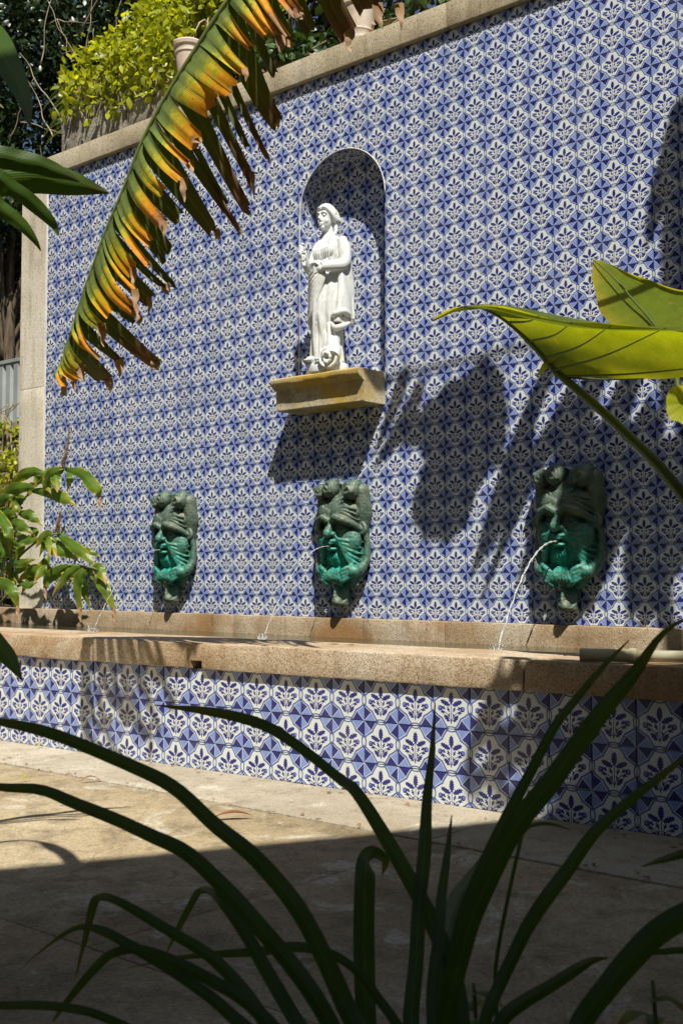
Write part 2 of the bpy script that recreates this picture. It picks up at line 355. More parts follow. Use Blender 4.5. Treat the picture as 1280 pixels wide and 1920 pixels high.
# bronze with patina (object space, so every mask weathers the same way round its mouth)
g = NT('verdigris_bronze'); p = g.obj(); s = g.xyz(p); n1 = g.noise(p, 9, 5, .65, .4); n2 = g.noise(p, 45, 4, .7)
base = g.ramp(n1, [(.28, (.025,.045,.035)), (.5, (.075,.115,.085)), (.72, (.165,.17,.12))])
wet = g.vm('LENGTH', g.vm('MULTIPLY', g.vm('SUBTRACT', p, (0, -.12, .31)), (5.0, 1.2, 4.6)))
wet = g.m('SUBTRACT', 1.22, g.m('ADD', wet, g.m('MULTIPLY', g.m('SUBTRACT', n1, .5), 1.5)), clamp=True)
teal = g.ramp(n2, [(.3, (.0,.085,.06)), (.52, (.008,.28,.21)), (.78, (.08,.46,.36))])
c = g.mix(wet, base, teal); c = g.mix(g.ramp(n2, [(.62, (0,0,0)), (.75, (.6,)*3)]), c, (.25, .29, .21))
M['bronze'] = g.done(g.pbr(c, .55, .5, g.bump(g.m('ADD', n2, g.m('MULTIPLY', n1, .6)), .45, .006), Metallic=.15))
g = NT('lead_pipe'); M['lead'] = g.done(g.pbr((.05, .06, .05), .4, .5, Metallic=.8))
# terracotta
g = NT('weathered_terracotta'); p = g.obj(); n1 = g.noise(p, 5, 5, .65, .3); s = g.xyz(p)
c = g.ramp(n1, [(.3, (.42,.31,.21)), (.5, (.56,.47,.38)), (.7, (.66,.61,.54))]); low = g.m('LESS_THAN', g.m('ADD', s[2], g.m('MULTIPLY', n1, .05)), .085)
M['terracotta'] = g.done(g.pbr(g.mix(low, c, (.46, .22, .065)), .8, .3, g.bump(g.noise(p, 80, 3), .3, .004)))
g = NT('terracotta_orange'); p = g.obj(); M['terracotta2'] = g.done(g.pbr(g.ramp(g.noise(p, 7, 5), [(.3, (.40,.17,.05)), (.7, (.55,.27,.10))]), .8, .3))
g = NT('aged_plastic_pipe'); p = g.pos(); M['pvc'] = g.done(g.pbr(g.ramp(g.noise(p, 14, 5, .6), [(.3, (.28,.24,.11)), (.6, (.46,.44,.32))]), .4, .4))
g = NT('bore_shade_black'); M['black'] = g.done(g.pbr((.008,.008,.008), .9, .1))
g = NT('grey_sheet_metal'); p = g.pos(); M['metal'] = g.done(g.pbr(g.ramp(g.noise(p, 3, 4), [(.3, (.30,.33,.32)), (.7, (.42,.46,.44))]), .4, .5, Metallic=.3))
M['rubble'] = stone_mat('grey_rubble', [(.3, (.10,.09,.07)), (.5, (.22,.20,.16)), (.7, (.32,.30,.25))], 5, 60, (.8, (.05,.045,.035)), .8, .95)
# wood and leaves
g = NT('bark'); p = g.pos(); M['bark'] = g.done(g.pbr(g.ramp(g.noise(g.vm('MULTIPLY', p, (5,5,1)), 5, 5), [(.3, (.05,.038,.025)), (.7, (.17,.13,.085))]), .9, .2, g.bump(g.noise(p, 40, 4), .5, .01)))
g = NT('dry_twig'); M['twig'] = g.done(g.pbr(g.ramp(g.noise(g.pos(), 5, 3), [(.3, (.20,.15,.09)), (.7, (.40,.33,.23))]), .85, .2))
M['strap'] = leaf_mat('strap_leaf', (.055, .115, .018), [(.85, (.065,.12,.018)), (1.0, (.16,.13,.03))], .45, .42, True, .6, edge=(.075,.105,.025))
M['cane'] = leaf_mat('cane_leaf', (.055, .115, .016), [(.85, (.065,.125,.018)), (1.0, (.09,.10,.02))], .45, .4)
M['ginger'] = leaf_mat('ginger_leaf', (.075, .150, .020), [(.50, (.11,.185,.024)), (.74, (.27,.29,.03)), (.88, (.36,.22,.05)), (1.0, (.44,.32,.22))], .34, .36, True, .45, edge=(.42,.35,.03), blotch=.6, cross=True)
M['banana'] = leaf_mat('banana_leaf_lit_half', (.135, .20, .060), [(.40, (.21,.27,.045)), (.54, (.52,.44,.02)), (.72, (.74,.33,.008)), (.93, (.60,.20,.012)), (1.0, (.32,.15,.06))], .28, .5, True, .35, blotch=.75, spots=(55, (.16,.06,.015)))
M['banana_shaded'] = leaf_mat('banana_leaf_shaded_half', (.055, .085, .018), [(.60, (.060,.075,.018)), (.82, (.095,.055,.018)), (.95, (.15,.060,.028)), (1.0, (.20,.11,.06))], .28, .55, True, .25)  # darker copy of the banana leaf: shade put in, along with real browning
M['banana_dry'] = leaf_mat('withered_leaf', (.30, .16, .07), [(1.0, (.42,.29,.20))], .2, .7, False, .4)
M['rib'] = leaf_mat('leaf_rib', (.16, .20, .06), None, 0, .45, False, .1)
M['ear'] = leaf_mat('elephant_ear', (.12, .19, .016), [(.8, (.17,.215,.018)), (1.0, (.30,.28,.03))], .60, .42, False, .12, (2.1, 1.7, .25), spots=(34, (.30,.22,.03)))
M['ear_vein'] = leaf_mat('elephant_ear_vein', (.065, .10, .02), None, 0, .45, False, .1)
M['lime'] = leaf_mat('yellow_green_leaf', (.32, .38, .022), [(1.0, (.44,.45,.03))], .48, .4, False, .55)
M['hedge'] = leaf_mat('dark_evergreen_leaf', (.022, .044, .014), None, .14, .36, False, .6)
M['rust'] = leaf_mat('russet_leaf', (.20, .085, .025), None, .3, .5, False, .5)
M['ivy'] = leaf_mat('ivy_leaf', (.045, .085, .022), None, .25, .4, False, .5)
M['palm'] = leaf_mat('pale_fern', (.16, .22, .03), None, .35, .45, False, .4)  # one even yellow-green for the fern fronds
M['litter'] = leaf_mat('fallen_leaf', (.22, .085, .035), None, .1, .7, False, .5)
g = NT('house_plaster'); M['house'] = g.done(g.pbr(g.ramp(g.noise(g.pos(), 1.2, 4), [(.3, (.30,.27,.21)), (.7, (.40,.36,.29))]), .9, .2))
g = NT('roof_tile'); M['roof'] = g.done(g.pbr(g.ramp(g.noise(g.pos(), 6, 4), [(.3, (.22,.09,.05)), (.7, (.36,.16,.09))]), .85, .2))
g = NT('window_glass'); M['glass'] = g.done(g.pbr((.03,.04,.045), .05, .6))
g = NT('flower_spike'); M['spike'] = g.done(g.pbr(g.ramp(g.noise(g.pos(), 60, 3), [(.3, (.12,.10,.03)), (.55, (.26,.17,.08)), (.75, (.45,.28,.20))]), .7, .2))
# ---------------------------------------------------------------- setting: ground, pavement
T = .15; Z0 = .804
def structure(o): o['kind'] = 'structure'; return o
V = []; F = []; n = 40
structure(mk('ground', [(-40,-40,-.03),(40,-40,-.03),(40,60,-.03),(-40,60,-.03)], [(0,1,2,3)], M['soil']))
pav = empty('pavement', (4.5, -4.2, 0)); structure(pav)
mk('joint_bed', [(-3,-8.2,-.012),(9.6,-8.2,-.012),(9.6,-2.27,-.012),(-3,-2.27,-.012)], [(0,1,2,3)], M['joint'], pav)
xs = [-2.6, -1.2, .2, 1.55, 2.9, 4.25, 5.1, 6.4, 7.7, 9.0]
for a, b in zip(xs[:-1], xs[1:]):
    stone_block('kerb_slab', (a+.002, -2.852, -.10), (b-.002, -2.26 if a > 3 else -2.40, 0), M['strip'], pav, .004, .001, .3)
ys = [-2.862, -4.12, -5.4, -6.7, -8.0]
for r, (y1, y0) in enumerate(zip(ys[:-1], ys[1:])):
    x = -2.6 + (r % 2)*.55
    while x < 8.9:
        w = random.uniform(1.7, 2.3)
        stone_block('paving_slab', (x+.0008, y0+.0008, -.10), (x+w-.0008, y1-.0008, -.003 + random.uniform(-.0015, .0015)), M['paving'], pav, .0015, .0012, .35); x += w

# ---------------------------------------------------------------- the tiled wall
wall = empty('tiled_wall', (2.4, 0, .5), 'tall garden wall covered in blue and white flowered tiles', 'wall')
XL, XR, ZB, ZT = -.878, 6.0, .518, 4.105
NXL, NXR, NZB, NZS, NR, ND = 1.963, 2.696, 2.062, 3.205, .3665, .172; NXC = (NXL+NXR)/2
def arch(x):
    d = NR*NR - (x-NXC)**2
    return NZS + math.sqrt(d) if d > 0 else NZS
CAM = Vector((7.18568, -5.68846, .78513))
def camera_px(p):
    d = Vector(p)-CAM; z = d.dot(Vector((-.64822559,.75947222,.05482276)))
    if z <= 0: return None
    return (.5 + 2180.8*d.dot(Vector((.76064337,.64916953,.00077117)))/z/1280, .5 + 2180.8*d.dot(Vector((.03500358,-.04220046,.9984958)))/z/1920, z)
HT = T/2 - .0012
def tile_geo(cols, x0c, z0c):
    """cols: list of (x, zlow, zhigh): a front face of strips with bevelled rim; local to the tile centre"""
    V = []; F = []; U = []; m = len(cols)
    for (x, a, b) in cols: V += [(x, -.006, a), (x, -.006, b)]; U += [((x-x0c)/T+.5, (a-z0c)/T+.5), ((x-x0c)/T+.5, (b-z0c)/T+.5)]
    for i in range(m-1): F.append((2*i, 2*i+2, 2*i+3, 2*i+1))
    e = .0011; ring = [2*i for i in range(m)] + [2*i+1 for i in reversed(range(m))]
    cx = sum(V[i][0] for i in ring)/len(ring); cz = sum(V[i][2] for i in ring)/len(ring); b0 = len(V)
    for i in ring:
        x, _, z = V[i]; d = Vector((x-cx, z-cz)); d = d.normalized()*e*1.4 if d.length > 1e-6 else d
        V.append((x+d.x, .0005, z+d.y)); U.append(U[i])
    k = len(ring)
    for j in range(k): F.append((ring[j], b0+j, b0+(j+1) % k, ring[(j+1) % k]))
    return V, F, U
def mesh_of(name, geo):
    V, F, U = geo; me = bpy.data.meshes.new(name); me.from_pydata([tuple(v) for v in V], [], F); add_mat(me, M['tile'])
    ul = me.uv_layers.new(name='UVMap')
    for l in me.loops: ul.data[l.index].uv = U[l.vertex_index]
    me.update(); return me
full_geo = tile_geo([(-HT+.0011, -HT+.0011, HT-.0011), (HT-.0011, -HT+.0011, HT-.0011)], 0, 0)
FULL = mesh_of('tile', full_geo)
def tile_obj(parent, me, loc, rz=0.0, jit=.0035):
    o = bpy.data.objects.new('tile', me); o.location = Vector(loc) - Vector(parent.location)
    o.location += Vector((random.gauss(0, .0004), random.gauss(0, .0004), random.gauss(0, .0004))); o.rotation_euler = (random.gauss(0, jit), random.gauss(0, jit*.7), rz + random.gauss(0, jit)); return link(o, parent)
def cell_geo(i, j):
    x0, x1 = i*T, (i+1)*T; z0, z1 = Z0+j*T, Z0+(j+1)*T; xc, zc = (x0+x1)/2, (z0+z1)/2
    g0 = .0023; a, b = max(x0+g0, XL+.001), min(x1-g0, XR); c, d = max(z0+g0, ZB+.001), min(z1-g0, ZT)
    if b-a < .008 or d-c < .008: return None
    touch = not (b < NXL or a > NXR or d < NZB or c > NZS+NR)
    if not touch:
        if abs(b-a-(T-2*g0)) < 1e-4 and abs(d-c-(T-2*g0)) < 1e-4: return 'full'
        return tile_geo([(a-xc, c-zc, d-zc), (b-xc, c-zc, d-zc)], 0, 0)
    spans = []
    if a < NXL: spans.append((a, min(b, NXL-.001), False))
    if b > NXR: spans.append((max(a, NXR+.001), b, False))
    lo, hi = max(a, NXL), min(b, NXR)
    if hi > lo: spans.append((lo, hi, True))
    geos = []
    for s0, s1, inside in spans:
        if s1-s0 < .006: continue
        if not inside: geos.append(tile_geo([(s0-xc, c-zc, d-zc), (s1-xc, c-zc, d-zc)], 0, 0)); continue
        if c < NZB - .01: geos.append(tile_geo([(s0-xc, c-zc, min(d, NZB)-zc), (s1-xc, c-zc, min(d, NZB)-zc)], 0, 0)); continue
        run = []
        for x in np.linspace(s0, s1, 15):
            zl = max(c, arch(x)+.001)
            if zl < d-.003: run.append((x-xc, zl-zc, d-zc))
            else:
                if len(run) > 1: geos.append(tile_geo(run, 0, 0))
                run = []
        if len(run) > 1: geos.append(tile_geo(run, 0, 0))
    if not geos: return None
    V = []; F = []; U = []
    for gV, gF, gU in geos: F += [tuple(k+len(V) for k in f) for f in gF]; V += gV; U += gU
    return V, F, U
cells = []
for i in range(-6, 40):
    for j in range(-2, 22):
        ge = cell_geo(i, j)
        if ge is None: continue
        c = (i*T+T/2, 0, Z0+j*T+T/2); q = camera_px(c); vis = q and -.02 < q[0] < 1.02 and -.01 < q[1] < 1.01
        cells.append(((0 if vis else 1), (c[0]-CAM.x)**2+CAM.y**2+(c[2]-CAM.z)**2, c, ge))
cells.sort(key=lambda k: (k[0], k[1]))
rest = MB()
for k, (_, _, c, ge) in enumerate(cells):
    if k < 300: tile_obj(wall, FULL if ge == 'full' else mesh_of('tile', ge), c)
    else:
        V, F, U = full_geo if ge == 'full' else ge
        R = Matrix.Rotation(random.gauss(0, .0025), 3, 'Y') @ Matrix.Rotation(random.gauss(0, .0035), 3, 'Z') @ Matrix.Rotation(random.gauss(0, .0035), 3, 'X')
        rest.add([Vector(c) + R @ Vector(v) for v in V], F, U)
tag(rest.build('tile_field', M['tile'], wall), kind='stuff')
# bedding behind the tiles, with the arched opening left out
bed = MB()
def rect(x0, x1, z0, z1, y=0.0): bed.add([(x0,y,z0),(x1,y,z0),(x1,y,z1),(x0,y,z1)], [(0,1,2,3)])
rect(XL-.016, NXL, ZB-.02, ZT); rect(NXR, XR, ZB-.02, ZT); rect(NXL, NXR, ZB-.02, NZB)
sx = np.linspace(NXL, NXR, 33)
for a, b in zip(sx[:-1], sx[1:]): bed.add([(a,0,arch(a)),(b,0,arch(b)),(b,0,ZT),(a,0,ZT)], [(0,1,2,3)])
bed.build('tile_bedding', M['grout'], wall)
core = MB(); core.box((-1.23, ND+.012, 0), (XR, .42, ZT-.004)); core.box((-1.23, .012, 0), (NXL-.05, ND+.010, ZT-.004)); core.box((NXR+.05, .012, 0), (XR, ND+.010, ZT-.004))
core.build('masonry_core', M['plaster'], wall)
# niche
nic = empty('niche', (0, 0, 0)); nic.parent = wall; nic.location = Vector((NXC, 0, NZB)) - Vector(wall.location)
class _W: pass
def niche_place(o, c): o.location = Vector(c) - Vector((NXC, 0, NZB)); return o
sh = MB(); ang = np.linspace(math.pi, 0, 41)
prof = [(NXL, NZB)] + [(NXC+NR*math.cos(t), NZS+NR*math.sin(t)) for t in ang] + [(NXR, NZB)]
for (x0, z0), (x1, z1) in zip(prof[:-1], prof[1:]): sh.add([(x0,0,z0),(x1,0,z1),(x1,ND,z1),(x0,ND,z0)], [(0,1,2,3)])
sh.add([(x, ND, z) for x, z in prof], [tuple(range(len(prof)))]); sh.add([(NXL,-.004,NZB),(NXR,-.004,NZB),(NXR,ND,NZB),(NXL,ND,NZB)], [(0,1,2,3)])
o = mk('niche_shell', np.array(sh.V)-np.array((NXC,0,NZB)), sh.F, M['grout']); o.parent = nic
def niche_tile(geo, M3, c):
    me = mesh_of('tile', geo); o = bpy.data.objects.new('tile', me); link(o, nic); niche_place(o, c); o.rotation_euler = M3; return o
for i in range(13, 18):
    for j in range(8, 19):
        x0, x1, z0, z1 = i*T+.002, (i+1)*T-.002, Z0+j*T+.002, Z0+(j+1)*T-.002; xc, zc = i*T+T/2, Z0+j*T+T/2
        a, b, c = max(x0, NXL+.004), min(x1, NXR-.004), max(z0, NZB)
        if b-a < .01: continue
        run = [(x-xc, c-zc, min(z1, arch(x)-.003)-zc) for x in np.linspace(a, b, 9) if min(z1, arch(x)-.003) > c+.002]
        if len(run) > 1: niche_tile(tile_geo(run, 0, 0), (random.gauss(0,.003), 0, random.gauss(0,.003)), (xc, ND-.001, zc))
for side, X in ((1, NXL), (-1, NXR)):
    for j in range(8, 17):
        z0, z1 = max(Z0+j*T+.002, NZB), min(Z0+(j+1)*T-.002, NZS); zc = Z0+j*T+T/2
        if z1-z0 < .01: continue
        for (a, b, uc) in ((.003, .148, .0755), (.152, ND-.004, .2265)):
            geo = tile_geo([(a-uc, z0-zc, z1-zc), (b-uc, z0-zc, z1-zc)], 0, 0)
            niche_tile(geo, (0, 0, math.pi/2 if side == 1 else -math.pi/2), (X + side*.001, uc if side == 1 else uc, zc)) if side == 1 else \
            niche_tile(tile_geo([(-(b-uc), z0-zc, z1-zc), (-(a-uc), z0-zc, z1-zc)], 0, 0), (0, 0, -math.pi/2), (X-.001, uc, zc))
na = 8
for k in range(na):
    t0 = math.pi - math.pi*k/na - .006; t1 = math.pi - math.pi*(k+1)/na + .006
    V = []; F = []; U = []; r = NR-.004; seg = 6
    for q in range(seg+1):
        t = t0+(t1-t0)*q/seg
        for y in (.003, .150, ND-.002): V.append((r*math.cos(t), y, NZS-NZB+r*math.sin(t))); U.append((q/seg, y/T))
    for q in range(seg):
        for w in range(2): a = q*3+w; F.append((a, a+1, a+4, a+3))
    me = mesh_of('tile', (V, F, U)); o = bpy.data.objects.new('tile', me); link(o, nic)
bead = MB(); bead.tube([(x, -.007, z) for x, z in prof[:-1]], .0035, 6); o = mk('mortar_bead', np.array(bead.V)-np.array((NXC,0,NZB)), bead.F, M['plaster'], None, True); o.parent = nic
# coping, pilaster
for a, b in ((-.96, 1.28), (1.28, 3.20), (3.20, 5.1), (5.1, 6.05)):
    stone_block('coping_stone', (a+.0015, -.046, ZT+.001), (b-.0015, .44, 4.262), M['coping'], wall, .006, .002)
stone_block('pilaster_stone', (-1.242, -.014, 0), (-.896, .012, 2.352), M['pilaster'], wall, .004, .0012)
pil = MB(); P2 = [(-1.242,2.355),(-.896,2.355),(-.896,4.103),(-.965,4.103),(-.965,4.235),(-1.242,3.985)]
pil.add([(x,-.014,z) for x,z in P2]+[(x,.012,z) for x,z in P2], [(0,1,2,3,4,5),(11,10,9,8,7,6)]+[(k,k+6,(k+1)%6+6,(k+1)%6) for k in range(6)])
pil.build('pilaster_stone', M['pilaster'], wall)
mo = MB(); mo.box((-.895, -.010, ZB), (-.879, .002, ZT-.001)); mo.build('mortar_strip', M['plaster'], wall)

# ---------------------------------------------------------------- stone shelf under the niche
shelf = empty('stone_shelf', (2.325, 0, 1.856), 'lichen-stained moulded stone shelf carrying the white statue', 'shelf')
prof = [(0,2.060),(-.268,2.060),(-.275,2.052),(-.276,2.036),(-.272,2.022),(-.262,2.012),(-.250,2.005),(-.240,1.999),(-.232,1.994),(-.224,1.990),(-.216,1.989),(-.215,1.985),(-.215,1.862),(-.210,1.857),(0,1.857)]
sm = MB(); K = 15; np_ = len(prof); xs = np.linspace(1.955, 2.695, K)
V = []
for x in xs:
    for (y, z) in prof:
        q = Vector((x*11, y*11, z*11)); d = .0028*(mnoise.noise(q)+.5*mnoise.noise(q*3)); V.append((x+(d*.4 if 0 < x < 9 else 0), min(y+d, 0.0) if y < 0 else -.002, z+d*.8))
F = [(i*np_+k, i*np_+(k+1) % np_, (i+1)*np_+(k+1) % np_, (i+1)*np_+k) for i in range(K-1) for k in range(np_)]
F += [tuple(range(np_))[::-1], tuple((K-1)*np_+k for k in range(np_))]
sm.add(V, F); o = sm.build('shelf_slab', M['shelf'], shelf, True); o.data.set_sharp_from_angle(angle=.5)

# ---------------------------------------------------------------- basin
PH = .0428; FO = Vector((4.62724, -2.37550, .25852)); FD = Vector((math.cos(PH), math.sin(PH), 0)); FN = Vector((math.sin(PH), -math.cos(PH), 0))
basin = empty('fountain_basin', (3.0, -1.2, 0), 'long low stone-rimmed fountain basin faced with blue flowered tiles', 'fountain')
def front(o): # geometry given in the front wall's own frame (x along it, y into the basin)
    o.location = Vector((FO.x, FO.y, 0)) - Vector(basin.location); o.rotation_euler = (0, 0, PH); return o
def fblock(name, a, b, mat, **k):
    o = stone_block(name, a, b, mat, None, **k); o.parent = basin; return front(o)
cols = [-4.0, -2.9, -1.33, .52, 2.3]
slot = None
for a, b in zip(cols[:-1], cols[1:]):
    o = fblock('rim_stone', (a+.0015, -.03, .4075), (b-.0015, .39, .510), M['rim'], bev=.009, rough=.0042, cut=.045)
    if a < -1.09 < b and a > -2: slot = o
# drain slot cut out of the rim's lower edge
cut = MB(); cut.box((-1.02, -.06, .39), (-.955, .03, .440)); c_o = cut.build('cut', M['black']); c_o.location = front(slot).location + Vector(basin.location); c_o.rotation_euler = (0,0,PH)
bo = slot.modifiers.new('b', 'BOOLEAN'); bo.object = c_o; bo.operation = 'DIFFERENCE'; bo.solver = 'EXACT'
dg = bpy.context.evaluated_depsgraph_get(); dg.update(); nm = bpy.data.meshes.new_from_object(slot.evaluated_get(dg)); slot.modifiers.clear(); slot.data = nm
bpy.data.objects.remove(c_o)
fw = MB(); fw.box((-4, .001, 0), (2.3, .34, .4065)); o = fw.build('front_wall', M['grout']); o.parent = basin; front(o)
for k in range(-25, 14):
    for j in (-2, -1, 0):
        z0, z1 = FO.z+j*T, FO.z+(j+1)*T; zc = (z0+z1)/2; c = max(z0+.002, .001); d = min(z1-.002, .4065)
        if d-c < .01: continue
        me = FULL if (d-c) > T-.0045 else mesh_of('tile', tile_geo([(-HT, c-zc, d-zc), (HT, c-zc, d-zc)], 0, 0))
        w = FO + FD*((k+.5)*T)
        tile_obj(basin, me, (w.x, w.y, zc), PH, .004)
bx = [-3.2, -2.16, -.38, 1.40, 3.18, 4.96, 6.0]
for a, b in zip(bx[:-1], bx[1:]):
    stone_block('back_rim_stone', (a+.0015, -.062, .12), (b-.0015, .0, .5165), M['rim'], basin, .006, .0018)
fl = MB(); fl.box((-3.2, -2.1, .001), (6.4, -.05, .06)); fl.build('basin_floor', M['rubble'], basin)
en = MB(); en.box((6.3, -2.1, 0), (6.6, 0, .50)); en.build('end_wall', M['rubble'], basin); en = MB(); en.box((-3.6, -2.2, 0), (-3.25, 0, .50)); en.build('end_wall', M['rubble'], basin)
V = []; nx, ny = 2, 2
structure(mk('basin_water', [(-3.2,-2.2,.395),(6.28,-2.02,.395),(6.28,-.055,.395),(-3.2,-.055,.395)], [(0,1,2,3)], M['water']))
# pipe left lying on the rim
pipe = empty('plastic_pipe', (5.34, -2.30, .53), 'yellowed plastic pipe lying along the stone rim beside big leaves', 'pipe')
pb = MB(); d = (FD*1 + Vector((0, .36, 0))).normalized(); p0 = Vector((5.33, -2.335, .533)); pb.tube([p0, p0+d*.16], .021, 20); pb.tube([p0+d*.155, p0+d*.175], [.024, .024], 20); pb.build('collar_end', M['pvc'], pipe, False)
pb = MB(); pb.tube([p0+d*.17, p0+d*.5, p0+d*1.4], [.019, .019, .019], 20); pb.build('pipe_length', M['pvc'], pipe, True)
pb = MB(); pb.tube([p0-d*.0015, p0+d*.002], .007, 12); pb.build('bore_shade_disc', M['black'], pipe)  # solid black disc on the closed end, standing for the shaded bore
# ---------------------------------------------------------------- bronze fountain masks
def mirror(f):
    for s in (-1, 1): f(s)
def spiral(mb, c, r0, turns, tube_r, s=1, y_push=.0, n=26):
    P = []
    for k in range(n):
        t = k/(n-1); a = s*(turns*2*math.pi*t) + math.pi*.5; r = r0*(1-.85*t); P.append((c[0]+r*math.cos(a), c[1]-y_push*t, c[2]+r*math.sin(a)))
    mb.tube(P, [tube_r, tube_r*.75], 8)
face = MB()
face.sphere((0, .0, .46), (.185, .075, .335), 28, 18); face.sphere((0, -.05, .45), (.135, .095, .235), 28, 18)
face.sphere((0, -.065, .605), (.165, .096, .10), 28, 16); face.sphere((0, -.02, .68), (.17, .06, .09))
face.tube([(.145,-.02,.46), (.172,-.035,.60), (.16,-.05,.74)], [.035,.05,.052], 14); face.tube([(-.145,-.02,.48), (-.165,-.035,.60), (-.15,-.05,.72)], [.03,.04,.045], 14)
face.sphere((.16,-.05,.745), .050); face.sphere((-.15,-.05,.725), .044)
face.tube([(.0,-.10,.58), (-.01,-.09,.68), (-.03,-.08,.76)], [.045,.04,.04], 12)
def side(s):
    face.tube([(s*.012,-.165,.552), (s*.05,-.186,.576), (s*.10,-.166,.560), (s*.15,-.105,.526), (s*.178,-.06,.49)], [.018,.024,.023,.015], 10)
    for k in range(4):
        o = .023*(k+1); P = []
        for t in np.linspace(0, 1, 9):
            x = .014+.148*t; z = .556 + o + .022*math.sin(math.pi*t)*(1-.15*k) - (.060-.012*k)*t*t - .012*k*(1-t)
            yy = 1 - (x/.178)**2 - ((z-.600)/.115)**2; y = -.065-.099*math.sqrt(max(yy, .03)); P.append((s*x, y, z))
        face.tube(P, [.007,.0105,.007], 8)
    spiral(face, (s*.085, -.138, .640), .034, 1.3, .008, s, .006)
    face.sphere((s*.060, -.112, .512), (.032, .022, .018)); face.tube([(s*.028,-.128,.502),(s*.06,-.136,.492),(s*.098,-.118,.500)], .007, 8)
    face.sphere((s*.088, -.075, .430), (.085, .062, .095)); face.sphere((s*.024, -.168, .468), (.017, .02, .015))
    for k in range(6):
        z0 = .466-.007*k; P = [(s*.030, -.158, z0), (s*(.062+.003*k), -.160+.004*k, z0-.030-.006*k), (s*(.105+.001*k), -.134+.005*k, z0-.040-.020*k), (s*.145, -.092+.004*k, z0-.044-.028*k), (s*.172, -.050, z0-.048-.030*k)]
        face.tube(catmull(P, 14), [.006,.0135,.0125,.004], 10)
    spiral(face, (s*.172, -.062, .500), .036, 1.4, .0145, -s, .012)
    face.tube(catmull([(s*.186,-.045,.470), (s*.196,-.035,.40), (s*.190,-.04,.31), (s*.165,-.07,.245), (s*.12,-.09,.225)], 16), [.018,.02,.026,.034,.03], 12)
    face.sphere((s*.118, -.088, .236), (.056, .045, .042))
    for k in range(4):
        face.tube(catmull([(s*(.135-.006*k), -.10, .272-.022*k), (s*(.098-.004*k), -.132, .252-.023*k), (s*.058, -.134, .222-.020*k), (s*.034, -.118, .198-.016*k)], 10), [.014,.017,.014,.009], 10)
    face.tube(catmull([(s*.05,-.12,.345),(s*.075,-.09,.30),(s*.07,-.08,.25)], 8), [.012,.018,.01], 8)
mirror(side)
face.tube([(0,-.135,.572), (0,-.168,.52), (0,-.196,.470)], [.014,.020,.028], 12); face.sphere((0,-.197,.468), (.026,.024,.024))
face.sphere((0,-.150,.425), (.055,.034,.017)); face.tube(catmull([(-.052,-.130,.408),(-.025,-.163,.416),(0,-.170,.411),(.025,-.163,.416),(.052,-.130,.408)], 12), [.006,.012,.012,.006], 8)
face.sphere((0,-.145,.376), (.040,.032,.014)); face.sphere((0,-.105,.328), (.046,.036,.046))
for k in range(5): face.tube(catmull([((k-2)*.012,-.138,.352), ((k-2)*.018,-.142,.325), ((k-2)*.014,-.125,.292), ((k-2)*.010,-.10,.27)], 10), [.006,.009,.003], 8)
for k in range(7):
    a = (k-3)/3; face.tube(catmull([(a*.018,-.10,.262), (a*.045,-.138,.222), (a*.070,-.140,.188-.012*abs(a)), (a*.074,-.118,.172)], 10), [.010,.0145,.013,.006], 8)
face.sphere((0,-.07,.215), (.065,.05,.045))
def hammered(c): return .0034*mnoise.noise(c*24) + .0022*mnoise.noise(c*65)
MASK0 = fuse('mask_face', face, M['bronze'], None, .0042, 0, disp=hammered)
def curl_mesh(r, s):
    mb = MB(); mb.sphere((0, 0, 0), (r, r*.95, r)); spiral(mb, (0, -r*.84, 0), r*.62, 1.3, r*.15, s, r*.18)
    for k in range(7): mb.sphere((r*random.uniform(-.5,.5), -r*.8, r*random.uniform(-.5,.5)), r*random.uniform(.15,.3), 10, 8)
    for k in range(5):
        a = -1.0+.5*k; mb.tube(catmull([(r*.9*math.sin(a), -r*.1, r*.9*math.cos(a)), (r*1.02*math.sin(a), r*.5, r*.85*math.cos(a)), (r*.7*math.sin(a), r*1.0, r*.4*math.cos(a)-.02)], 8), r*.17, 8)
    return fuse('crest_curl', mb, M['bronze'], None, .005, 1, disp=hammered)
CURLS = [(curl_mesh(.054, -1), (-.138,-.085,.742)), (curl_mesh(.060, -1), (-.036,-.112,.758)), (curl_mesh(.066, 1), (.118,-.085,.748))]
pen = MB(); pen.sphere((0,-.055,.085), (.052,.055,.070)); pen.sphere((0,-.088,.045), (.040,.045,.034)); pen.sphere((0,-.075,.160), (.014,.014,.026)); pen.sphere((0,-.03,.09), (.045,.035,.08))
def fish(s):
    P = [(s*(.036+.004*math.cos(a)), -.078+.017*math.cos(a), .105+.017*math.sin(a)) for a in np.linspace(0, 2*math.pi, 14)]; pen.tube(P, .005, 6); pen.sphere((s*.040,-.078,.105), .009)
    for k in range(4): pen.tube(catmull([(s*.018,-.125+.012*k,.040-.006*k),(s*.040,-.092+.012*k,.036-.004*k),(s*.048,-.055+.010*k,.062-.01*k)], 8), [.004,.0075,.004], 6)
mirror(fish); pen.tube(catmull([(0,-.10,.155),(0,-.115,.11),(0,-.125,.06)], 8), [.008,.012,.008], 8)
PEND = fuse('fish_head_pendant', pen, M['bronze'], None, .0042, 1, disp=hammered)
sp = MB(); sp.tube([(0,-.10,.394),(0,-.178,.392)], .012, 14); SPOUT = sp.build('water_spout', M['lead'])
MASKS = [(.785, 'bronze fountain mask nearest the leafy ginger plant, spouting water', ), (2.385, 'green bronze fountain mask under the statue shelf, spouting water'), (4.005, 'dark shaded bronze fountain mask above the plastic pipe, spouting water')]
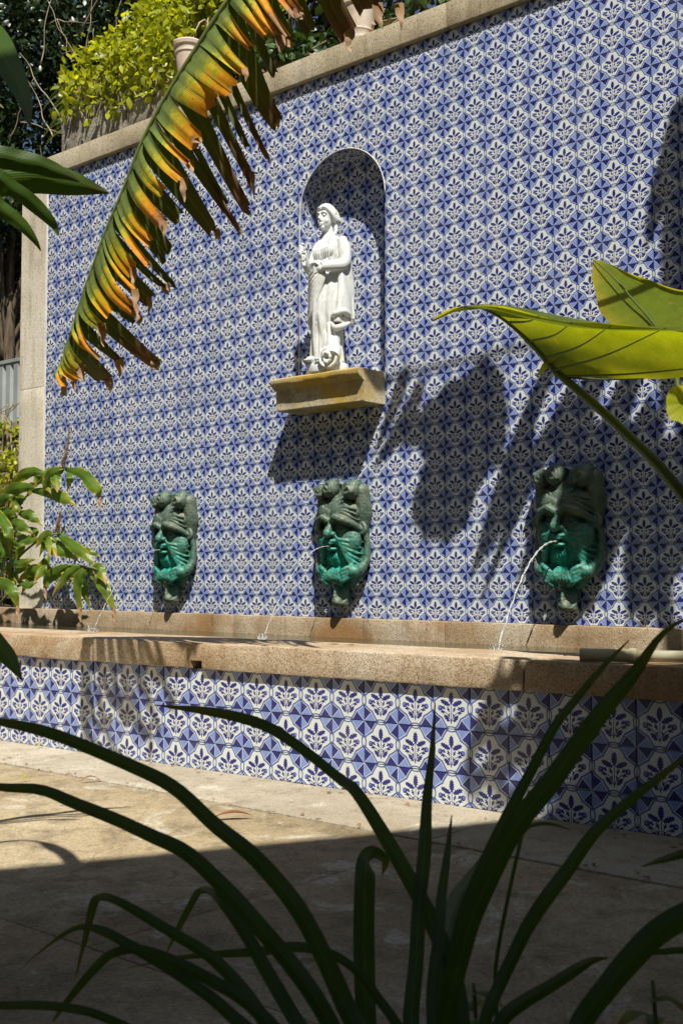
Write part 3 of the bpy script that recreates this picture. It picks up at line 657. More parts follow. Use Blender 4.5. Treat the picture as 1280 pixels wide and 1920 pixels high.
for k, mm in enumerate(MASKS):
    e = empty('fountain_mask', (mm[0], -.008, .578), mm[1], 'fountain mask', 'fountain masks on the tiled wall')
    for src, off in [(MASK0, (0,0,0)), (PEND, (0,0,0)), (SPOUT, (0,0,0))] + CURLS:
        o = src if k == 0 else src.copy()
        if k: COL.objects.link(o)
        o.parent = e; o.location = off
# jets of water
def jet(x, label, splash, thick=1.0):
    z1 = .578+.392; y1 = -.186; P = []; R = []
    yl = -.78; n = 60
    for k in range(n):
        t = k/(n-1); y = y1+(yl-y1)*t; z = z1 + .02*t - (z1+.02-.394)*t*t
        P.append((x + .004*math.sin(k*.9)*t, y, z + .003*math.sin(k*1.7)*t)); R.append(thick*.8*(.0062 + .0022*math.sin(k*1.3)+.0016*math.sin(k*2.9+x))*(1-.2*t))
    mb = MB(); mb.tube(P, R, 8)
    for k in range(14):
        t = random.uniform(.25, 1); y = y1+(yl-y1)*t; z = z1+.02*t-(z1+.02-.394)*t*t; mb.sphere((x+random.gauss(0,.008), y+random.gauss(0,.008), z+random.gauss(0,.01)), random.uniform(.0015,.004), 8, 6)
    if splash:
        for k in range(26): mb.sphere((x+random.gauss(0,.03), yl+random.gauss(0,.03), .397+abs(random.gauss(0,.022))), random.uniform(.002,.006), 8, 6)
        for k in range(6):
            a = random.uniform(0, 6.28); mb.tube([(x+.01*math.cos(a), yl+.01*math.sin(a), .395), (x+.03*math.cos(a), yl+.03*math.sin(a), .42+random.uniform(0,.035))], [.006,.002], 6)
    o = mk('water_jet', np.array(mb.V)-np.array((x, y1, z1)), mb.F, M['jet'], None, True); o.location = (x, y1, z1)
    tag(o, label, 'water jet', 'water jets from the masks'); return o
jet(.785, 'thin water jet from the mask nearest the ginger plant', True, .5)
jet(2.385, 'thin water jet from the mask under the statue shelf', True, .55)
jet(4.005, 'long curved water jet from the dark shaded mask', True)

# ---------------------------------------------------------------- statue
ST = empty('statue', (2.348, -.128, 2.062), 'white glazed statue of a draped woman holding grapes in the niche', 'statue')
st = MB()
ST.scale = (.90, .93, 1.05)
# robe: rings with sharp pleats that twist with height
def robe_ring(z, cx, cy, rx, ry, amp, ph, n=72, k=11):
    R = []
    for i in range(n):
        a = 2*math.pi*i/n; f = math.sin(k*a + ph) ; f2 = math.sin(5*a + ph*.6 + 1.0)
        d = AMP*amp*(abs(f)**.6*(1 if f > 0 else -1)*.6 + f2*.6); R.append((cx+(rx+d)*math.cos(a), cy+(ry+d)*math.sin(a), z))
    return R
AMP = 1.6
levels = [(.070,-.012,-.012,.118,.105,.013),(.12,-.010,-.012,.112,.100,.012),(.20,-.012,-.016,.108,.098,.010),(.28,-.016,-.022,.110,.102,.009),(.36,-.018,-.028,.116,.108,.008),(.44,-.012,-.022,.122,.110,.007),
          (.52,-.004,-.010,.126,.106,.006),(.58,0,0,.118,.098,.005),(.635,.0,.002,.100,.082,.006),(.68,-.002,0,.100,.080,.007),(.73,-.004,-.004,.108,.086,.007),(.78,-.006,-.004,.112,.082,.006),(.82,-.008,0,.104,.070,.004),(.85,-.010,.004,.075,.055,.002),(.868,-.012,.0,.045,.042,0)]
LZ = np.array(levels); zz = np.linspace(.07, .868, 64)
st.rings([robe_ring(z, *[np.interp(z, LZ[:,0], LZ[:,c]) for c in range(1, 6)], ph=z*9) for z in zz])
st.sphere((-.048,-.078,.40), (.068,.062,.13)); st.sphere((-.040,-.070,.28), (.062,.056,.18))          # bent knee under the cloth
st.sphere((-.048,-.070,.752), (.042,.038,.042)); st.sphere((.042,-.070,.752), (.042,.038,.042))
for k in range(9):                                                                        # pleats over the chest
    x = -.07+.0175*k; st.tube(catmull([(x*.75,-.065,.83), (x,-.098-.012*math.sin(abs(x)*30),.765), (x*.95,-.088,.69), (x*.8,-.083,.65)], 10), [.004,.0065,.005], 6)
# sash of cloth slung across the hips, falling to her right
for k in range(8):
    t = k/7; st.tube(catmull([(.055-.01*t,-.112,.665-.012*k), (-.02,-.142-.006*math.sin(t*3),.632-.030*k), (-.098,-.112,.600-.040*k), (-.142+.005*k,-.025,.590-.045*k), (-.125,.045,.585-.04*k)], 16), [.010,.014,.014,.008], 8)
st.tube(catmull([(.02,-.125,.64),(-.005,-.142,.50),(-.02,-.148,.38),(-.03,-.138,.22),(-.03,-.120,.09)], 16), [.010,.012,.012,.014], 8)
for k in range(6):
    x = -.085+.032*k; st.tube(catmull([(x*.9,-.118+.35*abs(x),.34-.02*k), (x*1.05,-.120+.35*abs(x),.22), (x*1.15,-.122+.35*abs(x),.085)], 10), [.005,.013,.016], 8)
# cloak down her left side, with a rolled hem
cl = []
for z in np.linspace(.82, .30, 26):
    t = (.82-z)/.52; w = .05+.035*t; cx = .105+.035*math.sin(t*2.2); cy = .02-.03*t; cl.append([(cx+w*.42*math.cos(a)+.006*math.sin(4*a+z*20), cy+w*1.15*math.sin(a)+.006*math.sin(3*a), z) for a in np.linspace(0, 2*math.pi, 24, endpoint=False)])
st.rings(cl)
for k in range(5): st.tube(catmull([(.125+.004*k,-.055+.025*k,.62), (.150,-.060+.028*k,.50), (.155+.004*k,-.075+.03*k,.33)], 10), [.006,.010,.013], 8)
st.tube(catmull([(.090,-.085,.345),(.140,-.100,.350),(.178,-.060,.365),(.178,-.0,.350)], 12), [.014,.020,.016], 10); st.tube(catmull([(.085,-.080,.305),(.115,-.085,.270),(.160,-.060,.275),(.185,-.01,.300)], 12), [.014,.022,.012], 10)
st.tube(catmull([(.10,-.05,.30),(.105,-.055,.20),(.085,-.06,.09)], 10), [.03,.026,.03], 10); st.tube(catmull([(.06,-.09,.30),(.075,-.10,.20),(.045,-.105,.10)], 10), [.014,.016,.02], 8)
# arms
st.tube(catmull([(.098,.0,.822), (.135,-.005,.745), (.150,-.030,.665), (.115,-.095,.645), (.045,-.135,.640)], 26), [.042,.046,.042,.034,.024], 14)
st.tube(catmull([(-.105,.0,.822), (-.140,-.015,.745), (-.150,-.050,.665), (-.142,-.110,.705), (-.130,-.140,.755)], 26), [.038,.040,.036,.028,.022], 14)
st.sphere((.025,-.142,.632), (.030,.016,.022))                                            # left palm and five fingers
for k in range(4): st.tube(catmull([(.012,-.146,.648-.011*k), (-.018,-.152,.644-.013*k), (-.034+.004*k,-.148,.630-.014*k)], 8), [.0075,.007,.0055], 8)
st.tube(catmull([(.030,-.150,.650),(.010,-.160,.664),(-.006,-.158,.668)], 6), [.008,.0065], 8)
st.sphere((-.126,-.152,.775), (.022,.022,.026))                                           # right hand closed on the grape stalk
for k in range(4): st.tube(catmull([(-.144+.004*k,-.148,.788-.011*k), (-.138,-.178,.786-.011*k), (-.116,-.182,.780-.011*k), (-.108,-.166,.776-.011*k)], 8), [.0075,.0075,.006], 8)
st.tube(catmull([(-.112,-.150,.790),(-.104,-.172,.796),(-.116,-.184,.794)], 6), [.008,.006], 8)
for k in range(46):
    t = (k % 9)/8; a = k*2.4; r = .026*(1-t*.75); st.sphere((-.112+r*math.cos(a)+.02*t, -.176+r*math.sin(a), .745-.085*t+random.gauss(0,.004)), random.uniform(.0075,.010), 10, 8)
for k in range(22): st.sphere((-.075+.0075*k+random.gauss(0,.004), -.128-.014*math.sin(k*.14)+random.gauss(0,.006), .668+random.gauss(0,.010)), random.uniform(.010,.017), 10, 8)
# neck, head, hair
HX, HY, HZ = -.018, -.022, .965
st.tube([(-.010,.004,.835), (-.014,-.004,.88), (HX,HY+.008,.93)], [.052,.036,.036], 16)
st.sphere((HX,HY+.004,HZ+.018), (.056,.066,.068)); st.sphere((HX,HY-.018,HZ-.020), (.046,.048,.060)); st.sphere((HX,HY-.048,HZ-.062), (.020,.018,.016))
st.tube([(HX,HY-.060,HZ+.022),(HX,HY-.076,HZ-.008),(HX,HY-.080,HZ-.016)], [.007,.010,.011], 10); st.sphere((HX,HY-.070,HZ-.019), (.014,.010,.007))
for s in (-1, 1):
    st.tube(catmull([(HX+s*.006,HY-.066,HZ+.024),(HX+s*.024,HY-.064,HZ+.030),(HX+s*.042,HY-.048,HZ+.022)], 8), [.006,.007,.004], 8)
    st.sphere((HX+s*.023,HY-.056,HZ+.010), (.012,.009,.007)); st.sphere((HX+s*.026,HY-.040,HZ-.022), (.019,.018,.022)); st.sphere((HX+s*.056,HY+.012,HZ-.002), (.008,.014,.020))
    for k in range(7): st.tube(catmull([(HX+s*.004,HY-.064+.016*k,HZ+.060+.028*math.sin(k*.52)), (HX+s*.036,HY-.050+.017*k,HZ+.058+.016*math.sin(k*.52)), (HX+s*(.060+.004*math.sin(k*2.1)),HY-.020+.014*k,HZ+.024-.004*k), (HX+s*.062,HY+.016+.009*k,HZ-.014), (HX+s*.040,HY+.050,HZ-.032)], 18), [.008,.0105,.0115,.010], 8)
    for k in range(5): st.sphere((HX+s*(.058-.002*k), HY+.018+.008*k, HZ+.030-.020*k), (.013,.015,.012), 10, 8)
    st.tube(catmull([(HX+s*.046,HY+.036,HZ-.03),(HX+s*.060,HY+.030,HZ-.075),(HX+s*.070,HY+.0,HZ-.11)], 10), [.014,.012,.008], 8)
st.tube(catmull([(HX-.018,HY-.067,HZ-.042),(HX,HY-.073,HZ-.039),(HX+.018,HY-.067,HZ-.042)], 8), [.003,.0055,.003], 8); st.tube(catmull([(HX-.013,HY-.065,HZ-.050),(HX,HY-.071,HZ-.050),(HX+.013,HY-.065,HZ-.050)], 8), [.003,.0055,.003], 8)
st.sphere((HX,HY+.072,HZ+.0), (.036,.030,.034)); st.sphere((HX,HY+.012,HZ+.032), (.053,.062,.055))
# feet
for x, y in ((-.062,-.120), (.028,-.108)):
    st.sphere((x,y,.088), (.030,.058,.022))
    for k in range(5): st.tube([(x-.022+.011*k,y-.035,.086),(x-.023+.0115*k,y-.066+.004*abs(k-1),.080)], [.009,.007], 8)
fuse('figure', st, M['statue'], ST, .0036, 1)
pl = MB(); pl.rings([[((r*math.cos(a))+.004*math.sin(3*a)-.01, r*.92*math.sin(a)-.02, z) for a in np.linspace(0, 2*math.pi, 40, endpoint=False)] for r, z in ((.150,.0),(.155,.012),(.152,.045),(.145,.062),(.125,.072))]); pl.build('plinth', M['statue'], ST, True, loc=(0,0,0))
co = MB()                                                                                  # horn with fruit lying at her foot
co.tube(catmull([(.055,-.04,.24),(.085,-.075,.19),(.120,-.100,.135),(.130,-.130,.085)], 18), [.020,.034,.050,.058], 16); co.tube([(.108+.056*math.cos(a),-.150+.022*math.cos(a),.082+.056*math.sin(a)) for a in np.linspace(0, 2*math.pi, 24)], .012, 8)
for k in range(9): co.tube(catmull([(.10+.05*math.cos(k*.7),-.085+.05*math.sin(k*.7)-.02,.15), (.115+.056*math.cos(k*.7),-.115+.04*math.sin(k*.7),.09)], 6), .009, 6)
for k in range(9): co.sphere((.112+.028*math.cos(k*.8), -.165+random.gauss(0,.006), .080+.028*math.sin(k*.8)), random.uniform(.012,.018), 10, 8)
fuse('horn_of_fruit', co, M['statue'], ST, .0042, 1)
# ---------------------------------------------------------------- leaf centre lines in metres: (x, y, z, width) from tip to root
STRAP_BLADES=[[(5.556,-4.298,0.552,0.002),(5.684,-4.274,0.547,0.022),(5.793,-4.265,0.534,0.025),(5.884,-4.271,0.506,0.023),(5.972,-4.279,0.469,0.022),(6.039,-4.306,0.452,0.026),(6.119,-4.318,0.378,0.030),(6.194,-4.334,0.303,0.033),(6.255,-4.363,0.242,0.033),(6.299,-4.408,0.195,0.032),(6.338,-4.457,0.141,0.031)],
[(5.613,-4.711,0.576,0.003),(5.685,-4.703,0.571,0.016),(5.777,-4.675,0.558,0.023),(5.898,-4.622,0.516,0.025),(5.970,-4.612,0.494,0.026),(6.037,-4.604,0.455,0.027),(6.104,-4.597,0.422,0.029),(6.169,-4.591,0.374,0.031),(6.220,-4.597,0.327,0.031),(6.269,-4.604,0.269,0.032),(6.316,-4.611,0.204,0.031)],
[(5.667,-4.725,0.487,0.008),(5.719,-4.724,0.483,0.016),(5.791,-4.706,0.485,0.020),(5.855,-4.695,0.473,0.022),(5.923,-4.679,0.458,0.023),(5.984,-4.670,0.444,0.024),(6.046,-4.660,0.428,0.026),(6.108,-4.648,0.389,0.028),(6.156,-4.649,0.362,0.029),(6.210,-4.644,0.323,0.029),(6.256,-4.647,0.291,0.029),(6.300,-4.650,0.248,0.028),(6.343,-4.654,0.202,0.027)],
[(5.847,-4.684,0.228,0.001),(5.885,-4.696,0.296,0.010),(5.919,-4.710,0.348,0.016),(5.950,-4.725,0.366,0.015),(5.985,-4.735,0.375,0.014),(6.031,-4.735,0.370,0.016),(6.091,-4.721,0.349,0.018),(6.145,-4.714,0.333,0.020),(6.190,-4.713,0.312,0.021),(6.229,-4.718,0.292,0.022),(6.276,-4.714,0.243,0.023)],
[(5.838,-4.760,0.267,0.001),(5.901,-4.759,0.310,0.006),(5.956,-4.763,0.339,0.009),(6.010,-4.767,0.347,0.015),(6.065,-4.770,0.342,0.017),(6.122,-4.769,0.333,0.019),(6.179,-4.770,0.321,0.018),(6.235,-4.770,0.304,0.019),(6.302,-4.758,0.253,0.019)],
[(5.908,-4.763,0.211,0.003),(5.948,-4.772,0.247,0.011),(6.001,-4.772,0.298,0.015),(6.044,-4.778,0.328,0.015),(6.094,-4.778,0.344,0.014),(6.147,-4.774,0.342,0.017),(6.206,-4.763,0.328,0.019),(6.262,-4.755,0.310,0.021),(6.320,-4.744,0.258,0.022)],
[(5.814,-4.844,0.234,0.010),(5.893,-4.833,0.247,0.013),(5.960,-4.832,0.263,0.014),(6.027,-4.830,0.275,0.014),(6.092,-4.830,0.281,0.013),(6.174,-4.813,0.264,0.014),(6.257,-4.794,0.224,0.015)],
[(5.827,-4.503,0.216,0.002),(5.877,-4.522,0.269,0.011),(5.930,-4.540,0.325,0.014),(5.970,-4.566,0.347,0.013),(6.012,-4.590,0.360,0.014),(6.058,-4.609,0.358,0.018),(6.112,-4.619,0.330,0.022),(6.163,-4.632,0.297,0.024),(6.212,-4.646,0.268,0.024),(6.269,-4.652,0.210,0.024)],
[(5.823,-4.572,0.213,0.001),(5.906,-4.552,0.239,0.008),(5.975,-4.544,0.257,0.013),(6.044,-4.535,0.272,0.016),(6.101,-4.538,0.290,0.018),(6.151,-4.545,0.302,0.017),(6.210,-4.544,0.299,0.015),(6.263,-4.546,0.272,0.016),(6.313,-4.547,0.195,0.017)],
[(6.079,-4.297,0.336,0.003),(6.110,-4.329,0.365,0.017),(6.130,-4.371,0.386,0.026),(6.149,-4.414,0.395,0.034),(6.172,-4.450,0.381,0.038),(6.196,-4.483,0.322,0.038),(6.223,-4.514,0.267,0.037),(6.251,-4.544,0.223,0.033),(6.283,-4.570,0.157,0.031)],
[(6.059,-4.133,0.578,0.002),(6.092,-4.186,0.516,0.012),(6.121,-4.240,0.444,0.021),(6.154,-4.292,0.379,0.027),(6.184,-4.346,0.319,0.027),(6.218,-4.398,0.265,0.028),(6.250,-4.452,0.216,0.029),(6.284,-4.503,0.148,0.031)],
[(6.132,-4.191,0.416,0.002),(6.166,-4.251,0.373,0.014),(6.199,-4.312,0.329,0.020),(6.236,-4.370,0.297,0.022),(6.270,-4.430,0.249,0.025),(6.301,-4.489,0.154,0.025)],
[(6.512,-4.153,0.734,0.003),(6.485,-4.196,0.706,0.011),(6.463,-4.233,0.656,0.023),(6.442,-4.270,0.615,0.031),(6.416,-4.310,0.561,0.035),(6.396,-4.346,0.514,0.036),(6.369,-4.387,0.462,0.036),(6.353,-4.419,0.405,0.034),(6.342,-4.446,0.355,0.033),(6.340,-4.467,0.314,0.031),(6.338,-4.487,0.270,0.031),(6.339,-4.506,0.234,0.033),(6.337,-4.524,0.157,0.035)],
[(6.350,-4.025,0.686,0.002),(6.335,-4.081,0.648,0.011),(6.320,-4.136,0.603,0.016),(6.313,-4.186,0.568,0.018),(6.299,-4.239,0.500,0.020),(6.293,-4.286,0.450,0.022),(6.288,-4.333,0.396,0.023),(6.284,-4.378,0.337,0.023),(6.291,-4.414,0.284,0.022),(6.299,-4.448,0.207,0.020),(6.311,-4.479,0.134,0.020)],
[(6.454,-3.991,0.537,0.003),(6.426,-4.058,0.499,0.013),(6.399,-4.125,0.462,0.019),(6.376,-4.187,0.424,0.023),(6.363,-4.241,0.380,0.026),(6.361,-4.288,0.356,0.027),(6.356,-4.335,0.323,0.025),(6.358,-4.378,0.292,0.023),(6.363,-4.418,0.267,0.022),(6.369,-4.457,0.240,0.021),(6.371,-4.496,0.163,0.022)],
[(6.701,-4.432,0.448,0.017),(6.672,-4.475,0.440,0.029),(6.654,-4.508,0.430,0.035),(6.636,-4.541,0.415,0.035),(6.621,-4.571,0.392,0.034),(6.610,-4.598,0.370,0.031),(6.596,-4.627,0.340,0.030),(6.573,-4.661,0.280,0.028)],
[(6.382,-4.163,0.245,0.002),(6.385,-4.216,0.254,0.014),(6.389,-4.267,0.256,0.020),(6.383,-4.327,0.248,0.022),(6.378,-4.385,0.242,0.024),(6.380,-4.438,0.234,0.024),(6.372,-4.496,0.183,0.023)],
[(6.387,-4.092,0.230,0.002),(6.440,-4.114,0.253,0.011),(6.496,-4.133,0.268,0.013),(6.570,-4.135,0.253,0.014),(6.617,-4.153,0.154,0.015)],
[(6.069,-3.976,0.335,0.002),(6.102,-4.076,0.302,0.035),(6.137,-4.177,0.291,0.038),(6.183,-4.270,0.283,0.031),(6.233,-4.357,0.258,0.025),(6.283,-4.437,0.126,0.021)],
[(5.117,-4.278,0.569,0.002),(5.069,-4.269,0.600,0.025),(5.014,-4.265,0.631,0.041),(4.929,-4.290,0.686,0.051),(4.820,-4.327,0.643,0.052),(4.698,-4.352,0.284,0.048)],
[(6.398,-4.092,0.361,0.002),(6.455,-4.144,0.389,0.012),(6.522,-4.187,0.415,0.018),(6.604,-4.215,0.407,0.019),(6.662,-4.254,0.260,0.018)],
[(6.270,-4.071,0.393,0.002),(6.283,-4.139,0.413,0.006),(6.296,-4.206,0.427,0.008),(6.312,-4.269,0.431,0.008),(6.334,-4.325,0.412,0.007),(6.340,-4.388,0.288,0.007),(6.352,-4.444,0.141,0.007)]]
CANE_BLADES=[[(4.894,-3.895,1.738,0.004),(4.861,-3.976,1.747,0.058),(4.825,-4.060,1.750,0.080),(4.791,-4.140,1.732,0.084),(4.748,-4.227,1.700,0.088),(4.647,-4.355,1.550,0.074)],
[(4.920,-4.004,1.733,0.004),(4.893,-4.061,1.752,0.038),(4.857,-4.126,1.764,0.050),(4.802,-4.205,1.757,0.055),(4.670,-4.343,1.649,0.050)],
[(4.836,-4.001,1.617,0.003),(4.851,-4.030,1.636,0.021),(4.848,-4.074,1.668,0.036),(4.836,-4.126,1.697,0.038),(4.805,-4.193,1.715,0.038),(4.667,-4.341,1.588,0.032)],
[(4.843,-4.058,1.566,0.003),(4.849,-4.080,1.586,0.015),(4.843,-4.114,1.618,0.030),(4.823,-4.160,1.650,0.038),(4.803,-4.204,1.671,0.037),(4.667,-4.340,1.563,0.032)],
[(5.590,-4.602,1.517,0.003),(5.499,-4.554,1.609,0.026),(5.395,-4.518,1.707,0.046),(5.277,-4.495,1.812,0.063),(5.119,-4.503,1.879,0.063),(4.902,-4.539,1.641,0.055)]]
GINGER_LEAVES=[[(-0.119,-0.360,1.591,0.032),(0.112,-0.394,1.551,0.087),(0.262,-0.410,1.467,0.110),(0.337,-0.399,1.405,0.078),(0.315,-0.367,1.361,0.020)],
[(-0.077,-0.400,1.589,0.032),(-0.138,-0.442,1.558,0.105),(-0.226,-0.445,1.489,0.089),(-0.265,-0.407,1.404,0.016)],
[(-0.278,-0.420,1.555,0.033),(-0.384,-0.462,1.583,0.082),(-0.532,-0.465,1.554,0.099),(-0.718,-0.427,1.512,0.034)],
[(-0.369,-0.460,1.459,0.033),(-0.476,-0.502,1.462,0.098),(-0.670,-0.505,1.421,0.125),(-0.917,-0.467,1.332,0.042)],
[(-0.527,-0.380,1.446,0.033),(-0.258,-0.422,1.419,0.089),(-0.071,-0.425,1.374,0.104),(0.029,-0.387,1.324,0.020)],
[(-0.562,-0.500,1.400,0.017),(-0.630,-0.550,1.384,0.083),(-0.900,-0.507,1.338,0.093)],
[(-0.561,-0.460,1.278,0.050),(-0.673,-0.510,1.271,0.108),(-0.975,-0.467,1.258,0.111)],
[(-0.627,-0.420,1.273,0.042),(-0.412,-0.470,1.247,0.106),(-0.341,-0.427,1.190,0.024)],
[(-0.790,-0.520,1.304,0.059),(-0.591,-0.562,1.184,0.090),(-0.527,-0.565,1.088,0.082),(-0.575,-0.527,0.995,0.021)],
[(-0.717,-0.460,1.199,0.050),(-0.492,-0.510,1.175,0.106),(-0.406,-0.467,1.125,0.033)],
[(-0.208,-0.360,1.107,0.032),(0.004,-0.402,1.029,0.088),(0.172,-0.405,0.951,0.094),(0.268,-0.367,0.869,0.016)],
[(-0.241,-0.380,1.091,0.041),(-0.251,-0.430,1.033,0.073),(-0.365,-0.387,0.970,0.016)],
[(-0.324,-0.330,1.077,0.049),(-0.124,-0.380,0.983,0.113),(-0.029,-0.337,0.927,0.040)],
[(-0.027,-0.330,0.999,0.032),(0.182,-0.380,0.971,0.055),(0.253,-0.337,0.940,0.012)],
[(-0.008,-0.400,0.862,0.032),(-0.094,-0.442,0.810,0.104),(-0.195,-0.445,0.758,0.096),(-0.282,-0.407,0.701,0.032)],
[(0.196,-0.360,0.846,0.031),(0.151,-0.402,0.790,0.094),(0.113,-0.405,0.704,0.071),(0.097,-0.367,0.538,0.040)],
[(0.145,-0.330,0.838,0.040),(0.327,-0.372,0.759,0.101),(0.419,-0.375,0.667,0.085),(0.459,-0.337,0.536,0.031)],
[(-0.025,-0.280,0.823,0.056),(0.083,-0.330,0.703,0.087),(0.093,-0.287,0.576,0.024)],
[(-0.275,-0.380,0.807,0.049),(-0.383,-0.430,0.823,0.122),(-0.598,-0.387,0.774,0.058)],
[(-0.606,-0.420,0.741,0.033),(-0.419,-0.470,0.709,0.065),(-0.384,-0.427,0.733,0.016)],
[(-0.878,-0.500,0.740,0.092),(-0.608,-0.542,0.716,0.115),(-0.488,-0.545,0.652,0.090),(-0.486,-0.507,0.546,0.020)],
[(-0.608,-0.480,0.947,0.058),(-0.707,-0.530,0.977,0.133),(-0.933,-0.487,0.917,0.110)],
[(-0.710,-0.440,0.899,0.042),(-0.492,-0.490,0.880,0.082),(-0.402,-0.447,0.905,0.016)],
[(-0.659,-0.420,1.116,0.042),(-0.442,-0.470,1.060,0.090),(-0.351,-0.427,1.067,0.020)],
[(-0.685,-0.450,1.053,0.042),(-0.467,-0.500,1.011,0.090),(-0.599,-0.457,0.927,0.021)],
[(-0.533,-0.400,1.155,0.033),(-0.361,-0.450,1.116,0.073),(-0.463,-0.407,1.062,0.016)],
[(-0.078,-0.360,1.572,0.032),(0.017,-0.410,1.515,0.072),(-0.066,-0.367,1.458,0.016)],
[(-0.191,-0.300,1.169,0.016),(-0.159,-0.342,1.106,0.032),(-0.086,-0.345,1.032,0.064),(0.008,-0.307,0.983,0.024)],
[(-0.611,-0.300,0.782,0.034),(-0.401,-0.350,0.840,0.107),(-0.381,-0.307,0.947,0.033)],
[(-0.740,-0.360,0.803,0.034),(-0.553,-0.410,0.857,0.099),(-0.529,-0.367,0.824,0.033)],
[(-0.965,-0.460,1.079,0.077),(-0.740,-0.510,1.073,0.125),(-0.629,-0.467,1.022,0.033)]]
GINGER_STEMS=[[(-1.012,-0.420,0.569),(-0.834,-0.420,0.866),(-0.628,-0.420,1.303),(-0.489,-0.420,1.422),(-0.284,-0.420,1.543),(-0.063,-0.420,1.583)],
[(-0.938,-0.420,0.612),(-0.653,-0.420,0.899),(-0.341,-0.420,1.059),(-0.125,-0.420,1.103)],
[(-1.072,-0.380,0.482),(-0.743,-0.380,0.677),(-0.494,-0.380,0.749),(-0.187,-0.380,0.831),(-0.022,-0.380,0.862),(0.235,-0.380,0.845),(0.373,-0.380,0.818)]]
GINGER_SPIKES=[[(-0.091,-0.400,1.586),(-0.066,-0.400,1.665),(-0.035,-0.400,1.752),(-0.011,-0.400,1.891)],
[(-0.153,-0.400,1.104),(-0.134,-0.400,1.177),(-0.109,-0.400,1.252)]]
BANANA_RIB=[(3.478,-3.000,1.581),(3.530,-3.010,1.681),(3.607,-3.020,1.812),(3.698,-3.030,1.937),(3.791,-3.040,2.058),(3.905,-3.050,2.190),(4.019,-3.060,2.332),(4.171,-3.070,2.465),(4.317,-3.080,2.566),(4.476,-3.090,2.671),(4.638,-3.100,2.746),(4.809,-3.110,2.792),(5.012,-3.120,2.819)]
BANANA_NEAR=[(0.241,-0.160,-0.089),(0.290,-0.160,-0.182),(0.333,-0.160,-0.238),(0.366,-0.160,-0.266),(0.379,-0.160,-0.278),(0.383,-0.160,-0.279),(0.386,-0.160,-0.282),(0.383,-0.160,-0.263),(0.370,-0.160,-0.258),(0.333,-0.160,-0.285),(0.298,-0.160,-0.295),(0.271,-0.160,-0.295),(0.250,-0.160,-0.292)]
BANANA_FAR=[(-0.088,0.100,-0.019),(0.134,0.100,-0.138),(0.268,0.100,-0.218),(0.332,0.100,-0.280),(0.341,0.100,-0.331),(0.330,0.100,-0.371),(0.308,0.100,-0.405),(0.264,0.100,-0.426),(0.202,0.100,-0.424),(0.144,0.100,-0.405),(0.129,0.100,-0.379),(0.121,0.100,-0.340),(0.113,0.100,-0.309)]
EAR_MID=[(4.708,-2.270,1.718),(4.784,-2.250,1.745),(4.864,-2.230,1.753),(4.946,-2.200,1.711),(5.015,-2.170,1.645),(5.083,-2.150,1.569),(5.143,-2.130,1.481)]
EAR_EDGE=[(4.708,-2.270,1.718),(4.840,-2.290,1.749),(5.021,-2.350,1.711),(5.227,-2.430,1.636),(5.426,-2.510,1.569),(5.625,-2.550,1.522),(5.869,-2.550,1.481)]
EAR_BASE=[(5.143,-2.130,1.481),(5.255,-2.130,1.465),(5.424,-2.150,1.444),(5.596,-2.200,1.411),(5.779,-2.300,1.414),(5.912,-2.430,1.442),(5.869,-2.550,1.481)]
EAR_STEM=[(5.012,-2.165,1.646),(5.080,-2.145,1.570),(5.143,-2.130,1.493),(5.285,-2.150,1.373),(5.421,-2.150,1.245),(5.532,-2.150,1.131),(5.669,-2.100,0.922),(5.765,-2.050,0.668),(5.825,-2.050,0.256)]
EAR2=[(5.058,-1.730,1.926),(5.041,-1.670,2.008),(5.118,-1.680,1.973),(5.262,-1.730,1.892),(5.405,-1.770,1.821),(5.588,-1.830,1.742),(5.744,-1.950,1.590),(5.603,-2.050,1.522),(5.415,-2.050,1.564),(5.234,-1.930,1.692),(5.154,-1.850,1.776)]
EAR2_MID=[(5.041,-1.670,2.008),(5.165,-1.750,1.904),(5.294,-1.840,1.777),(5.407,-1.930,1.668),(5.520,-2.030,1.553)]
EARB=[(5.067,-2.150,1.487),(5.117,-2.150,1.530),(5.174,-2.150,1.552),(5.222,-2.150,1.548)]
EARC=[(5.636,-2.150,1.374),(5.595,-2.150,1.401),(5.558,-2.150,1.382),(5.550,-2.150,1.339),(5.560,-2.150,1.295),(5.589,-2.150,1.283),(5.643,-2.150,1.262)]
